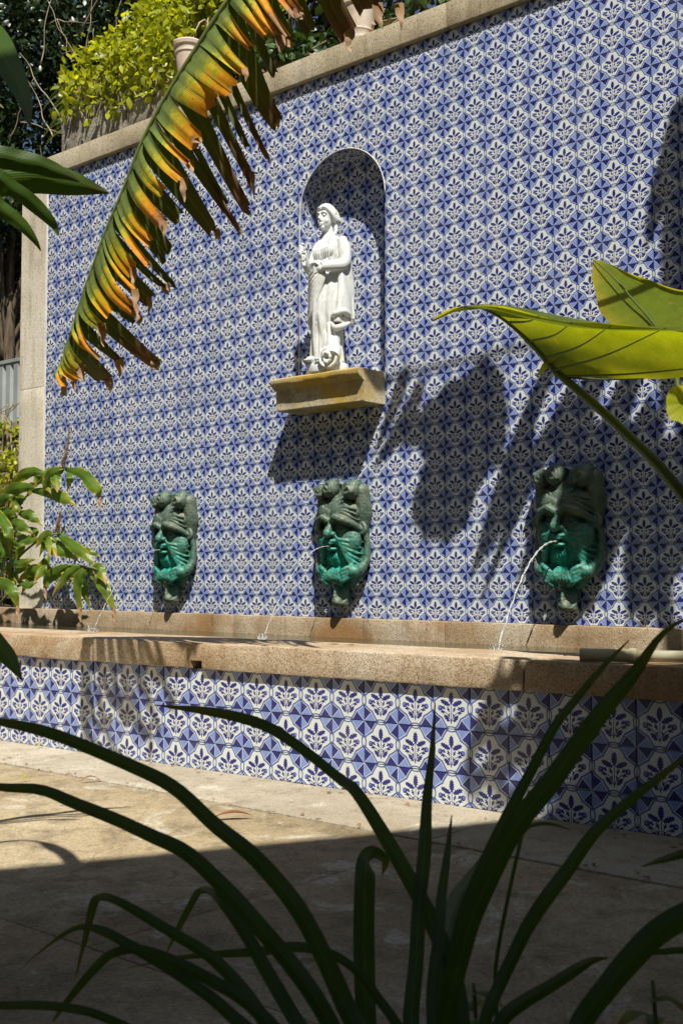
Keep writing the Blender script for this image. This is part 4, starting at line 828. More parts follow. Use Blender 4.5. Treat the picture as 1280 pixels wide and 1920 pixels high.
SHADE_EAR=[(4.271,-1.250,3.671),(4.274,-1.250,3.726),(4.221,-1.250,3.762),(4.213,-1.250,3.813),(4.187,-1.250,3.866),(4.232,-1.250,3.909),(4.188,-1.250,3.967),(4.268,-1.250,4.003),(4.259,-1.250,4.050),(4.267,-1.250,4.084),(4.266,-1.250,4.122),(4.323,-1.250,4.130),(4.303,-1.250,4.157),(4.270,-1.250,4.183),(4.294,-1.250,4.238),(4.243,-1.250,4.255),(4.218,-1.250,4.318),(4.186,-1.250,4.294),(4.147,-1.250,4.313),(4.120,-1.250,4.257),(4.083,-1.250,4.282),(4.056,-1.250,4.328),(4.078,-1.250,4.362),(4.083,-1.250,4.400),(4.133,-1.250,4.412),(4.189,-1.250,4.427),(4.220,-1.250,4.475),(4.287,-1.250,4.472),(4.314,-1.250,4.521),(4.380,-1.250,4.537),(4.424,-1.250,4.575),(4.454,-1.250,4.626),(4.523,-1.250,4.637),(4.592,-1.250,4.642),(4.643,-1.250,4.670),(4.680,-1.250,4.716),(4.734,-1.250,4.740),(4.765,-1.250,4.730),(4.786,-1.250,4.704),(4.821,-1.250,4.701),(4.837,-1.250,4.678),(4.865,-1.250,4.639),(4.887,-1.250,4.600),(4.863,-1.250,4.555),(4.889,-1.250,4.518),(4.896,-1.250,4.448),(4.908,-1.250,4.377),(4.879,-1.250,4.310),(4.897,-1.250,4.237),(4.860,-1.250,4.180),(4.834,-1.250,4.116),(4.762,-1.250,4.077),(4.737,-1.250,4.014),(4.680,-1.250,3.963),(4.671,-1.250,3.894),(4.623,-1.250,3.839),(4.634,-1.250,3.753),(4.573,-1.250,3.743),(4.554,-1.250,3.696),(4.495,-1.250,3.682),(4.453,-1.250,3.625),(4.423,-1.250,3.661),(4.385,-1.250,3.674),(4.341,-1.250,3.669)]
SHADE_STRAPS=[[(5.229,-1.450,4.660),(5.138,-1.450,4.452),(5.028,-1.450,4.210),(4.879,-1.450,3.902)],
[(5.283,-1.450,4.838),(5.228,-1.450,4.599),(5.101,-1.450,4.270),(4.935,-1.450,3.964)],
[(4.496,-1.450,5.075),(4.413,-1.450,4.918),(4.267,-1.450,4.731),(4.118,-1.450,4.573)],
[(5.933,-1.450,4.693),(5.774,-1.450,4.361),(5.642,-1.450,3.990),(5.541,-1.450,3.699)],
[(5.465,-1.450,5.211),(5.230,-1.450,4.752),(5.029,-1.450,4.303),(4.841,-1.450,3.871)],
[(5.539,-1.450,4.919),(5.419,-1.450,4.706),(5.244,-1.450,4.446),(4.915,-1.450,3.747)],
[(5.721,-1.450,5.148),(5.569,-1.450,4.723),(5.381,-1.450,4.319),(5.132,-1.450,3.751)],
[(5.907,-1.450,5.010),(5.647,-1.450,4.425),(5.480,-1.450,4.109),(5.306,-1.450,3.664)],
[(6.025,-1.450,4.770),(5.869,-1.450,4.470),(5.739,-1.450,4.132),(5.606,-1.450,3.671)],
[(6.141,-1.450,4.620),(6.048,-1.450,4.348),(5.954,-1.450,4.043),(5.857,-1.450,3.649)],
[(6.198,-1.450,6.411),(6.141,-1.450,6.140),(6.056,-1.450,5.873),(5.977,-1.450,5.631)],
[(6.282,-1.450,6.190),(6.220,-1.450,5.952),(6.157,-1.450,5.682),(6.064,-1.450,5.359)],
[(6.331,-1.450,5.704),(6.240,-1.450,5.387),(6.177,-1.450,5.090),(6.054,-1.450,4.739)],
[(5.778,-1.450,4.706),(5.680,-1.450,4.452),(5.563,-1.450,4.136),(5.424,-1.450,3.608)],
[(6.225,-1.450,4.504),(6.134,-1.450,4.233),(6.042,-1.450,3.959),(5.917,-1.450,3.595)],
[(4.205,-1.450,5.123),(4.075,-1.450,4.881),(3.987,-1.450,4.684)],
[(4.373,-1.450,5.188),(4.289,-1.450,4.963),(4.118,-1.450,4.641)]]
SHADE_LOW=[(6.163,-3.564,2.603),(6.155,-3.564,2.710),(6.214,-3.562,2.895),(6.277,-3.559,2.989),(6.319,-3.557,3.151),(6.381,-3.554,3.224),(6.585,-3.546,3.245),(6.836,-3.535,3.218),(6.969,-3.529,3.078),(6.949,-3.530,2.854),(6.706,-3.540,2.716),(6.444,-3.552,2.636),(6.284,-3.558,2.564)]
def ribbon(name, pts, mat, parent, fold=.25, n=28, across=6, root=None, up=None, wave=.0, tip_first=True, thick=.0):
    """one leaf blade: a folded, slightly waved ribbon along a centre line with widths"""
    P = np.array(pts, float)
    if root is not None: P = np.vstack([P, root])
    S = catmull(P, n); C = S[:, :3]; W = np.maximum(S[:, 3], .0008)
    V = []; U = []; prev = None
    view = Vector(CAM)
    for i in range(n):
        t = Vector(C[min(i+1, n-1)] - C[max(i-1, 0)]).normalized(); to = (view - Vector(C[i])).normalized()
        side = t.cross(up if up is not None else to)
        if side.length < .05: side = prev if prev is not None else Vector((1, 0, 0))
        side.normalize()
        if prev is not None and side.dot(prev) < 0: side = -side
        if prev is not None: side = (prev*.6 + side*.4).normalized()
        prev = side; nor = side.cross(t).normalized()
        for k in range(across):
            q = -1 + 2*k/(across-1); f = abs(q)
            w = W[i]/2; h = fold*w*f + wave*math.sin(i*.9 + q*2.0 + C[0][0]*50)*w*f
            V.append(Vector(C[i]) + side*q*w - nor*h); U.append((k/(across-1), 1-i/(n-1) if tip_first else i/(n-1)))
    F = [(i*across+k, i*across+k+1, (i+1)*across+k+1, (i+1)*across+k) for i in range(n-1) for k in range(across-1)]
    return mk(name, [tuple(v) for v in V], F, mat, parent, True, U)

# ---------------------------------------------------------------- dark strap-leaved plant in front
rt = (6.05, -4.42, 0.0)
sp_ = empty('strap_leaf_plant', rt, 'dark strap-leaved plant with long arching blades close in the foreground shade', 'plant')
for k, b in enumerate(STRAP_BLADES):
    if k in (19,): continue
    e = b[-1]; d = .35
    rtp = (e[0]*.35 + rt[0]*.65 + random.gauss(0,.03), e[1]*.35 + rt[1]*.65 + random.gauss(0,.03), -.01, e[3]*.7)
    ribbon('leaf', [(x, y, z, w*.74) for x, y, z, w in b], M['strap'], sp_, random.uniform(.25,.5), 44, 7, rtp, wave=.14)
# reed-like plant leaning in at the left edge
lp = empty('cane_plant', (4.50, -4.32, 0), 'tall cane plant leaning in from the left edge with broad dark blades', 'plant')
for b in CANE_BLADES + [STRAP_BLADES[19]]:
    e = b[-1]; ribbon('leaf', b, M['cane'], lp, .35, 34, 7, (4.50, -4.31, min(e[2]-.12, 1.5), e[3]*.4), wave=.08)
mb = MB(); mb.tube(catmull([(4.50,-4.32,-.02),(4.49,-4.31,.7),(4.50,-4.31,1.6)], 14), [.022,.018,.012], 12); mb.build('stem', M['rib'], lp, True)

# ---------------------------------------------------------------- ginger by the wall's end
gp = empty('ginger_plant', (-1.55, -.25, .5), 'ginger plant with yellow-edged drooping leaves and spent flower spikes beside the pilaster', 'plant')
for b in GINGER_LEAVES:
    b = [(x, y, z, w*.88) for x, y, z, w in b]; p1, p0 = np.array(b[-1]), np.array(b[-2]); ex = p1[:3] + (p1[:3]-p0[:3])*.45 + np.array((0,0,-.012)); b[-1] = (*p1[:3], max(p1[3], .022)); b.append((*ex, .002)); ribbon('leaf', b, M['ginger'], gp, random.uniform(.15,.4), 26, 8, None, wave=.26, tip_first=False)
rg = random.Random(12)
for k in range(26):
    s = GINGER_STEMS[k % 3]; i = rg.randrange(0, len(s)-1); c = Vector(s[i]).lerp(Vector(s[i+1]), rg.random()); a = rg.uniform(-.6, 3.8); L = rg.uniform(.14, .30); d = Vector((math.cos(a)*.8, -rg.uniform(-.1, .45), math.sin(a)*.35)); w = rg.uniform(.05, .085)
    ribbon('leaf', [(*(c + d*L*t + Vector((0, 0, -.20*L*t*t*3))), w*q) for t, q in ((0,.2),(.3,.9),(.6,1),(.85,.55),(1.05,.03))], M['ginger'], gp, rg.uniform(.15,.5), 22, 8, None, wave=.22, tip_first=False)
for k in (14, 15, 16, 20, 0, 10):
    b = GINGER_LEAVES[k]; x, y, z, w = b[-1]
    ribbon('withered_tip', [(x, y-.003, z+.02, .018), (x+.006, y-.006, z-.02, .03), (x+.01, y-.004, z-.06, .022), (x+.016, y, z-.10, .004)], M['banana_dry'], gp, .5, 16, 6, None, wave=.5, tip_first=False)
for s in GINGER_STEMS:
    mb = MB(); mb.tube(catmull([(-1.6+random.gauss(0,.05), -.22, .45)] + s, 26), [.012,.010,.006], 8); mb.build('stem', M['rib'], gp, True)
for s in GINGER_SPIKES:
    mb = MB(); Q = catmull(s, 30); mb.tube(Q, [.006,.006,.002], 6)
    for i, c in enumerate(Q):
        for k in range(5):
            a = random.uniform(0, 6.28); t = i/29; r = .026*(1-.65*t)
            mb.tube([c, c + np.array((r*math.cos(a), r*math.sin(a), .018))], [.004,.0012], 5)
    mb.build('flower_spike', M['spike'], gp)

# ---------------------------------------------------------------- torn banana leaf
bl = empty('banana_leaf', tuple(BANANA_RIB[-1]), 'huge torn banana leaf hanging diagonally, green turning yellow and orange', 'leaf')
RIB = catmull(BANANA_RIB, 120); NEAR = catmull(BANANA_NEAR, 120); FAR = catmull(BANANA_FAR, 120)
mb = MB(); mb.tube(RIB, [.003,.008,.013,.018], 8); mb.build('midrib', M['rib'], bl, True)
mb = MB(); e0 = np.array(BANANA_RIB[-1]); mb.tube(catmull([tuple(e0), tuple(e0+np.array((.45,.15,.25))), (6.15,-2.5,3.55), (6.52,-2.02,2.9), (6.56,-1.96,2.3)], 30), [.018,.022,.03,.04], 10); mb.build('petiole', M['rib'], bl, True)
def strips(vec, mat, count, out, seed, name, short, sagk, curl):
    rnd = random.Random(seed); edges = [0.0]
    while edges[-1] < 1: edges.append(edges[-1] + rnd.choice([.016,.022,.03,.04,.05])*(26/count))
    edges[-1] = 1.0
    for a, b in zip(edges[:-1], edges[1:]):
        gap = rnd.choice([.01, .02, .03, .05, .08, .16]); m = 14; ac = 6; V = []; U = []; L = rnd.uniform(*short); curlk = rnd.uniform(0, 1)*curl
        shift = rnd.uniform(-.22, .10); tilt = rnd.gauss(0, .14); taper = rnd.uniform(.42, .95)
        for i in range(m):
            t = i/(m-1)
            for k in range(ac):
                q = k/(ac-1); wq = .5+(q-.5)*(1-(1-taper)*t**1.5)*(1-gap*2*min(1, t*4))
                s = (a+(b-a)*wq)*119; i0 = min(int(s), 118); f = s-i0
                c = RIB[i0]*(1-f)+RIB[i0+1]*f; v = (vec[i0]*(1-f)+vec[i0+1]*f)*L
                dirv = Vector(RIB[i0+1]-RIB[i0]).normalized(); nn = Vector(v).cross(dirv).normalized()
                if nn.y > 0: nn = -nn
                arc = math.sin(math.pi*min(t, 1)*.9)*out + .007*math.sin(q*(b-a)*260 + a*40)*(.35+.65*t) - curlk*max(0, t-.75)**2*1.4
                edge_notch = (.03*math.sin(q*9+a*70)*t**6)
                V.append(Vector(c) + Vector(v)*(t+edge_notch) + nn*arc + dirv*(tilt*t*t*.10) + Vector((0, 0, -sagk*t*t))); U.append((q, t*L + shift*t))
        F = [(i*ac+k, i*ac+k+1, (i+1)*ac+k+1, (i+1)*ac+k) for i in range(m-1) for k in range(ac-1)]
        mk(name, [tuple(v) for v in V], F, mat, bl, True, U)
        if rnd.random() < .5:   # shrivelled tip hanging from the strip
            c = V[(m-1)*ac + ac//2]; w = rnd.uniform(.016,.034); h = rnd.uniform(.03,.085)
            pts = [(c.x, c.y, c.z+.01, w)] + [(c.x+rnd.gauss(.004,.003)*(j+1)*.6, c.y+rnd.gauss(0,.003), c.z-h*(j+1)/4, w*(1.05-.33*j)) for j in range(4)]
            ribbon('withered_tip', pts, M['banana_dry'], bl, .25, 10, 5, None, wave=.12, tip_first=False)
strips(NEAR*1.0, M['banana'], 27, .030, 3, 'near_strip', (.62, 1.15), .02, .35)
strips(FAR*.97, M['banana_shaded'], 22, .012, 11, 'far_strip', (.55, 1.12), .02, .2)
pts = [(RIB[0][0], RIB[0][1], RIB[0][2], .012)] + [(RIB[0][0]+.004*j, RIB[0][1], RIB[0][2]-.035*j, .022) for j in (1, 2, 3)]
ribbon('withered_tip', pts, M['banana_dry'], bl, 1.0, 16, 5, None, wave=.7, tip_first=False)

# ---------------------------------------------------------------- elephant ear
ee = empty('elephant_ear_plant', (6.35, -2.75, 0), 'elephant ear plant with large sunlit translucent leaves reaching in from the right', 'plant')
mid = catmull(EAR_MID, 24); edge = catmull(EAR_EDGE, 24); base = catmull(EAR_BASE, 24)
# near half of the blade: from the midrib out to the rim and the back lobe
rim = np.vstack([edge, base[::-1][1:]]); rim = rim[np.linspace(0, len(rim)-1, 48).astype(int)]
midx = catmull(np.vstack([mid, mid[-1:]]), 48)
V = []; U = []; K = 14
for i in range(48):
    for k in range(K):
        t = k/(K-1); p = midx[i]*(1-t) + rim[i]*t; s = math.sin(math.pi*t)
        p = p + np.array((.02, .05, -.0))*s*math.sin(math.pi*min(1, i/40)) + np.array((0, -.006, .004))*math.sin(i*.75)*t
        V.append(tuple(p)); U.append((t, .4+.6*t*abs(1-2*i/47)))
F = [(i*K+k, i*K+k+1, (i+1)*K+k+1, (i+1)*K+k) for i in range(47) for k in range(K-1)]
bad = {(20,6),(20,7),(21,6),(21,7)}   # a hole eaten in the blade
F = [f for f in F if (f[0]//K, f[0] % K) not in bad]
EV = V; mk('leaf_blade', V, F, M['ear'], ee, True, U)
# far half folded up behind the rim
V = []; U = []
for i in range(24):
    for k in range(6):
        t = k/5; p = edge[i]*(1-t) + (edge[i] + np.array((-.015, .16, .030))*math.sin(math.pi*min(1, (i+1)/24)*.8))*t; q = edge[i]+np.array((0,-.004,-.018))*(1-t)*math.sin(math.pi*i/26); V.append(tuple(p*t+q*(1-t))); U.append((t, .3))
mk('leaf_blade', V, [(i*6+k, i*6+k+1, (i+1)*6+k+1, (i+1)*6+k) for i in range(23) for k in range(5)], M['ear'], ee, True, U)
mb = MB(); mb.tube(catmull(EAR_STEM, 60), [.008,.012,.015,.016,.020,.024,.03], 12); mb.build('leaf_stalk', M['ear_vein'], ee, True)
mb = MB(); mb.tube(mid, [.003,.005,.008,.010], 8)
for i in (5, 9, 13, 17, 20, 22):
    pass
for a, b in ((9, edge[8]), (13, edge[12]), (17, edge[15]), (20, edge[18]), (22, edge[21]), (23, base[16]), (23, base[9])):
    mb.tube(catmull([mid[a], mid[a]*.55+b*.45+np.array((.016,.018,-.006)), b], 14), [.0048,.0014], 6)
mb.build('vein', M['ear_vein'], ee, True)
def sheet(name, outline, centre, mat, parent, bow, off, rings=9, holes=()):
    O = catmull(np.vstack([outline, outline[:1]]), 60)[:-1]; c = np.array(centre); V = [tuple(c+np.array(off)*bow)]; U = [(.5, .3)]; F = []; m = len(O)
    for r in range(1, rings+1):
        t = r/rings
        for i, o_ in enumerate(O):
            p = c*(1-t)+o_*t + np.array(off)*bow*(1-t*t) + np.array(off)*.06*bow*math.sin(i*.8)*t; V.append(tuple(p)); U.append((i/m, .3+.7*t*t))
    for i in range(m): F.append((0, 1+i, 1+(i+1) % m))
    for r in range(rings-1):
        for i in range(m): a = 1+r*m; F.append((a+i, a+m+i, a+m+(i+1) % m, a+(i+1) % m))
    if holes: F = [f for f in F if not any((((f[0]-1) % m - i) % m) < w and r0 <= (f[0]-1)//m < r1 and f[0] > 0 for i, w, r0, r1 in holes)]
    return mk(name, V, F, mat, parent, True, U)
E2 = np.array(EAR2); sheet('leaf_blade', E2, E2.mean(0), M['ear'], ee, .08, (.3, .8, .3))
mb = MB(); Q = catmull(EAR2_MID, 14); mb.tube(Q + np.array((0,-.012,.0)), [.002,.004,.006], 8); mb.tube(catmull([Q[-1], Q[-1]+np.array((.12,-.1,-.35)), (6.25,-2.6,.7), (6.35,-2.75,0)], 24), [.008,.016,.022], 10); mb.build('leaf_stalk', M['ear_vein'], ee, True)
SL = np.array(SHADE_LOW); sheet('leaf_blade', SL, SL.mean(0), M['ear'], ee, .05, (.5, -.4, .7), 14, ((3,2,9,11), (8,3,6,8), (14,2,10,12), (17,3,7,8), (24,2,9,12), (52,4,7,9), (56,2,11,12), (45,3,9,10), (33,2,8,10))); mb = MB(); mb.tube(catmull([(6.4,-2.8,0), (6.5,-3.0,1.2), tuple(SL.mean(0)+np.array((.1,-.02,-.06)))], 24), [.03,.02,.01], 10); mb.build('leaf_stalk', M['ear_vein'], ee, True)  # unseen leaf added to shade the basin front, holes punched for dapples
ribbon('young_leaf', [(*p, w) for p, w in zip(EARB, (.004,.030,.034,.012))], M['lime'], ee, .6, 16, 6, None, wave=.2)
E3 = np.array(EARC); sheet('yellowed_leaf', E3, E3.mean(0), M['lime'], ee, .03, (.3, .8, .3))

# ---------------------------------------------------------------- the plants just out of frame that shade the wall
bp = empty('banana_plant', (6.6, -2.0, 0), 'banana plant standing out of view to the right, shading the tiles', 'plant')
SE = np.array(SHADE_EAR); sheet('broad_leaf', SE, SE.mean(0), M['ear'], bp, .04, (.6, -.4, .6))
mb = MB(); mb.tube(catmull([(6.6,-2.0,0),(6.55,-1.9,2.2),(6.1,-1.6,4.6),tuple(SE.mean(0)+np.array((.25,-.1,.12))),tuple(SE.mean(0))], 30), [.07,.06,.03,.02,.01], 12); mb.build('stem', M['rib'], bp, True)
for s, w in zip(SHADE_STRAPS, (.05,.06,.10,.14,.11,.12,.15,.18,.22,.24,.14,.18,.26,.34,.28,.12,.10)):
    L = [(*p, w*q) for p, q in zip(s, np.interp(np.linspace(0,1,len(s)), [0,.3,.75,1], [.7,1,.9,.12]))]
    ribbon('leaf_strip', L, M['banana_shaded'], bp, .1, 18, 5, None, up=SUN, wave=.1, tip_first=False)
mb = MB(); mb.tube(catmull([(6.55,-1.95,2.0),(6.7,-1.9,4.2),tuple(np.array(SHADE_STRAPS[8][0])+np.array((.1,0,.1))),SHADE_STRAPS[6][0],SHADE_STRAPS[4][0],SHADE_STRAPS[15][0]], 40), [.05,.03,.018,.012,.008], 10); mb.build('leaf_rib', M['rib'], bp, True)
# ---------------------------------------------------------------- house behind the camera whose roof shades the foreground
hd = Vector((.447, .894, 0)); hn = Vector((.894, -.447, 0)); hp = Vector((7.55, -6.26, 0))
hs = empty('house', (9.2, -6.6, 0), 'plastered house standing behind the camera, its eaves shading the foreground', 'house')
def hbox(mb, a0, a1, b0, b1, z0, z1):
    C8 = [hp + hd*a + hn*b + Vector((0,0,z)) for z in (z0, z1) for a, b in ((a0,b0),(a1,b0),(a1,b1),(a0,b1))]
    mb.add(C8, [(0,3,2,1),(4,5,6,7),(0,1,5,4),(1,2,6,5),(2,3,7,6),(3,0,4,7)])
w = MB(); hbox(w, -5, 9, .7, 6, 0, 5.85); w.build('wall', M['house'], hs)
r = MB(); hbox(r, -5.4, 9.4, 0, 6.5, 5.86, 6.0); r.build('eaves', M['roof'], hs)
r = MB(); hbox(r, -5.2, 9.2, .5, 6.2, 6.001, 6.4); r.build('roof', M['roof'], hs)
for a in (-3.5, -.8, 1.9, 4.6, 7.2):
    for z in (1.0, 3.7):
        f = MB(); hbox(f, a-.55, a+.55, .66, .70, z, z+1.4); wo_ = f.build('window', M['strip'], hs)
        gl = MB(); hbox(gl, a-.45, a+.45, .645, .665, z+.1, z+1.3); o = mk('pane', np.array(gl.V)-np.array(hs.location), gl.F, M['glass']); o.parent = wo_

# ---------------------------------------------------------------- leaf clouds
def leaf_cloud(name, pts, size, mat, parent, droop=.5, seed=1, aspect=.5):
    rng = np.random.RandomState(seed); n = len(pts); pts = np.asarray(pts, float)
    d = rng.normal(size=(n, 3)); d[:, 2] -= droop; d /= np.linalg.norm(d, axis=1)[:, None]
    s = np.cross(d, rng.normal(size=(n, 3))); s /= np.linalg.norm(s, axis=1)[:, None]; nn = np.cross(d, s)
    L = size*rng.uniform(.6, 1.3, n)[:, None]; w = L*aspect/2
    P = [pts, pts + d*L*.30 + s*w*.85 - nn*L*.05, pts + d*L*.65 + s*w*.8 - nn*L*.03, pts + d*L + nn*L*-.12, pts + d*L*.65 - s*w*.8 - nn*L*.03, pts + d*L*.30 - s*w*.85 - nn*L*.05, pts + d*L*.5 + nn*L*.06]
    V = np.stack(P, 1).reshape(-1, 3); b = np.arange(n)*7
    F = np.concatenate([np.stack([b, b+1, b+2, b+6], 1), np.stack([b+6, b+2, b+3, b+4], 1), np.stack([b, b+6, b+4, b+5], 1)], 1).reshape(-1, 4)
    V = V - np.array(parent.location)
    me = bpy.data.meshes.new(name); me.vertices.add(len(V)); me.vertices.foreach_set('co', V.ravel().astype(np.float32))
    me.loops.add(len(F)*4); me.loops.foreach_set('vertex_index', F.ravel().astype(np.int32)); me.polygons.add(len(F))
    me.polygons.foreach_set('loop_start', np.arange(len(F), dtype=np.int32)*4); me.update(calc_edges=True); me.validate()
    ul = me.uv_layers.new(name='UVMap'); uvp = np.array([(.5,0),(.8,.3),(.8,.65),(.5,1),(.2,.65),(.2,.3),(.5,.5)], np.float32)
    vi = np.empty(len(me.loops), np.int32); me.loops.foreach_get('vertex_index', vi); ul.data.foreach_set('uv', uvp[vi % 7].ravel())
    add_mat(me, mat); return link(bpy.data.objects.new(name, me), parent)
def blob_points(n, c, r, clumps, seed, spread=.34, shell=.55):
    rng = np.random.RandomState(seed); q = rng.normal(size=(clumps, 3)); q /= np.linalg.norm(q, axis=1)[:, None]; q *= (shell + (1-shell)*rng.uniform(size=(clumps, 1)))
    k = rng.randint(clumps, size=n); p = q[k] + rng.normal(size=(n, 3))*spread*rng.uniform(.4, 1, (n, 1)); return p*np.array(r) + np.array(c)
def tree(name, base, h, crown_c, crown_r, n, size, mat, label, seed, clumps=60, spread=.2, aspect=.5):
    rnd = random.Random(seed); t = empty(name, base, label, 'tree', 'trees behind the garden wall')
    mb = MB(); top = Vector(crown_c); b = Vector(base)
    trunk = [b, b*.7+top*.3+Vector((rnd.gauss(0,.15),rnd.gauss(0,.15),0)), b*.35+top*.65+Vector((rnd.gauss(0,.15),0,0)), top]
    mb.tube(catmull([tuple(p) for p in trunk], 20), [.16,.12,.08,.03], 10); mb.build('trunk', M['bark'], t, True)
    lm = MB()
    for k in range(26):
        a = rnd.uniform(0, 6.28); s = b.lerp(top, rnd.uniform(.45, .95)); e = Vector(crown_c) + Vector((math.cos(a)*crown_r[0]*rnd.uniform(.5,1.05), math.sin(a)*crown_r[1]*rnd.uniform(.5,1.05), crown_r[2]*rnd.uniform(-.8,.9)))
        m = s.lerp(e, .5) + Vector((rnd.gauss(0,.2), rnd.gauss(0,.2), rnd.uniform(0,.3))); lm.tube(catmull([tuple(s), tuple(m), tuple(e)], 12), [.04,.02,.006], 6)
    lm.build('limbs', M['bark'], t, True)
    leaf_cloud('crown', blob_points(n, crown_c, crown_r, clumps, seed, spread), size, mat, t, .35, seed, aspect)
    return t
tree('evergreen_tree', (-8.2, 4.6, 0), 8, (-8.1, 4.5, 7.7), (1.9, 1.3, 2.6), 22000, .12, M['hedge'], 'dark glossy evergreen tree at the far upper left corner', 21, 90)
tree('evergreen_tree', (-5.6, 4.8, 0), 8, (-5.7, 4.8, 7.9), (1.9, 1.2, 2.5), 19000, .12, M['hedge'], 'dark evergreen tree behind the yellow-green creeper', 22, 70)
tree('evergreen_tree', (-3.0, 5.4, 0), 8, (-3.1, 5.3, 8.4), (1.8, 1.2, 2.0), 11000, .12, M['hedge'], 'dark evergreen tree behind the middle of the wall coping', 23, 70)
tree('russet_tree', (-8.6, 5.2, 0), 6, (-8.3, 5.0, 5.0), (1.0, .8, .7), 1700, .11, M['rust'], 'russet-leaved tree seen past the left of the pilaster', 25, 40)
tree('evergreen_tree', (-7.0, 3.6, 0), 5, (-6.9, 3.6, 6.0), (.8, .7, .8), 3600, .11, M['hedge'], 'low dark evergreen just left of the pilaster', 26, 40)
# bare twigs in front of the evergreens
tw = empty('bare_twigs', (-4.2, 2.6, 0), 'tangle of pale bare twigs in front of the dark evergreens', 'shrub'); rnd = random.Random(5)
for k in range(34):
    x = rnd.uniform(-6.4, -1.2); z = rnd.uniform(5.6, 8.0); y = rnd.uniform(2.2, 3.2); a = rnd.uniform(-.7, .7) + (math.pi/2 if rnd.random() < .65 else 0); L = rnd.uniform(.5, 1.5); P = []
    for t in np.linspace(0, 1, 7): P.append((x+L*t*math.cos(a)+rnd.gauss(0,.018), y+rnd.gauss(0,.02), z+L*t*math.sin(a)+rnd.gauss(0,.018)))
    mb = MB(); mb.tube(catmull(P, 16), [rnd.uniform(.005,.011), .003], 6); mb.build('twig', M['twig'], tw, True)
# ---------------------------------------------------------------- terrace on top: stone trough, creeper, urns
te = MB(); te.box((-1.45, .425, 0), (12, 3.4, 4.2)); structure(te.build('terrace', M['soil']))
tr = empty('stone_trough', (-.35, .6, 4.2), 'mossy grey stone trough on the terrace under the yellow-green creeper', 'planter')
for k, (a, b, z0, z1) in enumerate(((-1.38, -.50, 4.2, 4.93), (-.495, .55, 4.2, 4.80), (-1.30, -.75, 4.935, 5.06))):
    stone_block('trough_stone', (a, .47+.02*k, z0), (b, .80, z1), M['rubble'], tr, .02, .02, .1)
cr = empty('creeper', (-.3, .85, 4.6), 'bright yellow-green creeper spilling over the stone trough', 'shrub')
rng = np.random.RandomState(3)
pts = np.vstack([blob_points(1700, (-1.15, .78, 5.32), (.46, .28, .30), 26, 4, .26), blob_points(2600, (-.50, .85, 5.40), (.60, .32, .40), 34, 5, .26), blob_points(2400, (.25, .90, 5.48), (.60, .34, .36), 30, 6, .26)])
dr = []
for k in range(60):
    x = rng.uniform(-1.3, .35); z = 5.28+.06*(x+.55); 
    for j in range(rng.randint(8, 24)): dr.append((x+rng.normal()*.03, .45+rng.normal()*.05, z-j*.026+rng.normal()*.02))
leaf_cloud('foliage', np.vstack([pts, dr]), .085, M['lime'], cr, .6, 8, .55)
mb = MB()
for k in range(20):
    x = rng.uniform(-1.3, .5); mb.tube(catmull([(x, .75, 4.9), (x+rng.normal()*.1, .62, 5.3), (x+rng.normal()*.12, .46, 5.05), (x+rng.normal()*.1, .44, 4.75)], 12), .006, 5)
mb.build('stems', M['twig'], cr, True)
fe = empty('fern', (-1.45, .62, 4.9), 'small pale fern frond cluster beside the creeper', 'fern')
for k in range(5):
    a = rnd.uniform(2.2, 3.8); L = rnd.uniform(.25, .42); sp0 = Vector((-1.42, .6, 5.22 - .09*k)); mb = MB()
    for t in np.linspace(.05, 1, 18):
        c = sp0 + Vector((math.cos(a)*L*t, -.05*t, .10*t-.22*t*t + .03*k*0))
        for s in (-1, 1):
            w = .075*(1-t*.8); d = Vector((math.cos(a)*.4, -.2, s*.9)).normalized(); mb.add([c, c+d*w*.5+Vector((.008,0,0)), c+d*w, c+d*w*.5-Vector((.008,0,0))], [(0,1,2,3)], [(.5,0),(1,.5),(.5,1),(0,.5)])
    mb.build('frond', M['palm'], fe)
def urn(name, loc, s, label, mat, prof):
    e = empty(name, loc, label, 'urn'); mb = MB(); mb.lathe([(r*s, z*s) for r, z in prof], (0,0,0), 36); o = mk('pot_body', mb.V, mb.F, mat, None, True); o.parent = e; o.data.set_sharp_from_angle(angle=.6); return e
u1 = urn('terracotta_urn', (.34, .44, 4.74), .85, 'pale weathered terracotta urn behind the banana leaf', M['terracotta'], [(.085,0),(.10,.06),(.115,.18),(.122,.24),(.132,.25),(.132,.265),(.126,.27),(.13,.30),(.145,.315),(.150,.345),(.138,.36),(.12,.358),(.11,.33)])
so = MB(); so.sphere((0,0,.29), (.095,.095,.04)); o = mk('pot_soil', so.V, so.F, M['terracotta2'], None, True); o.parent = u1
u2 = urn('terracotta_pot', (2.36, .14, 4.262), .82, 'cream terracotta pot with orange foot standing on the wall coping', M['terracotta'], [(.085,0),(.100,.02),(.112,.06),(.122,.075),(.122,.10),(.116,.105),(.120,.15),(.124,.155),(.124,.165),(.120,.17),(.140,.36),(.155,.37),(.155,.40),(.14,.40),(.13,.36)])
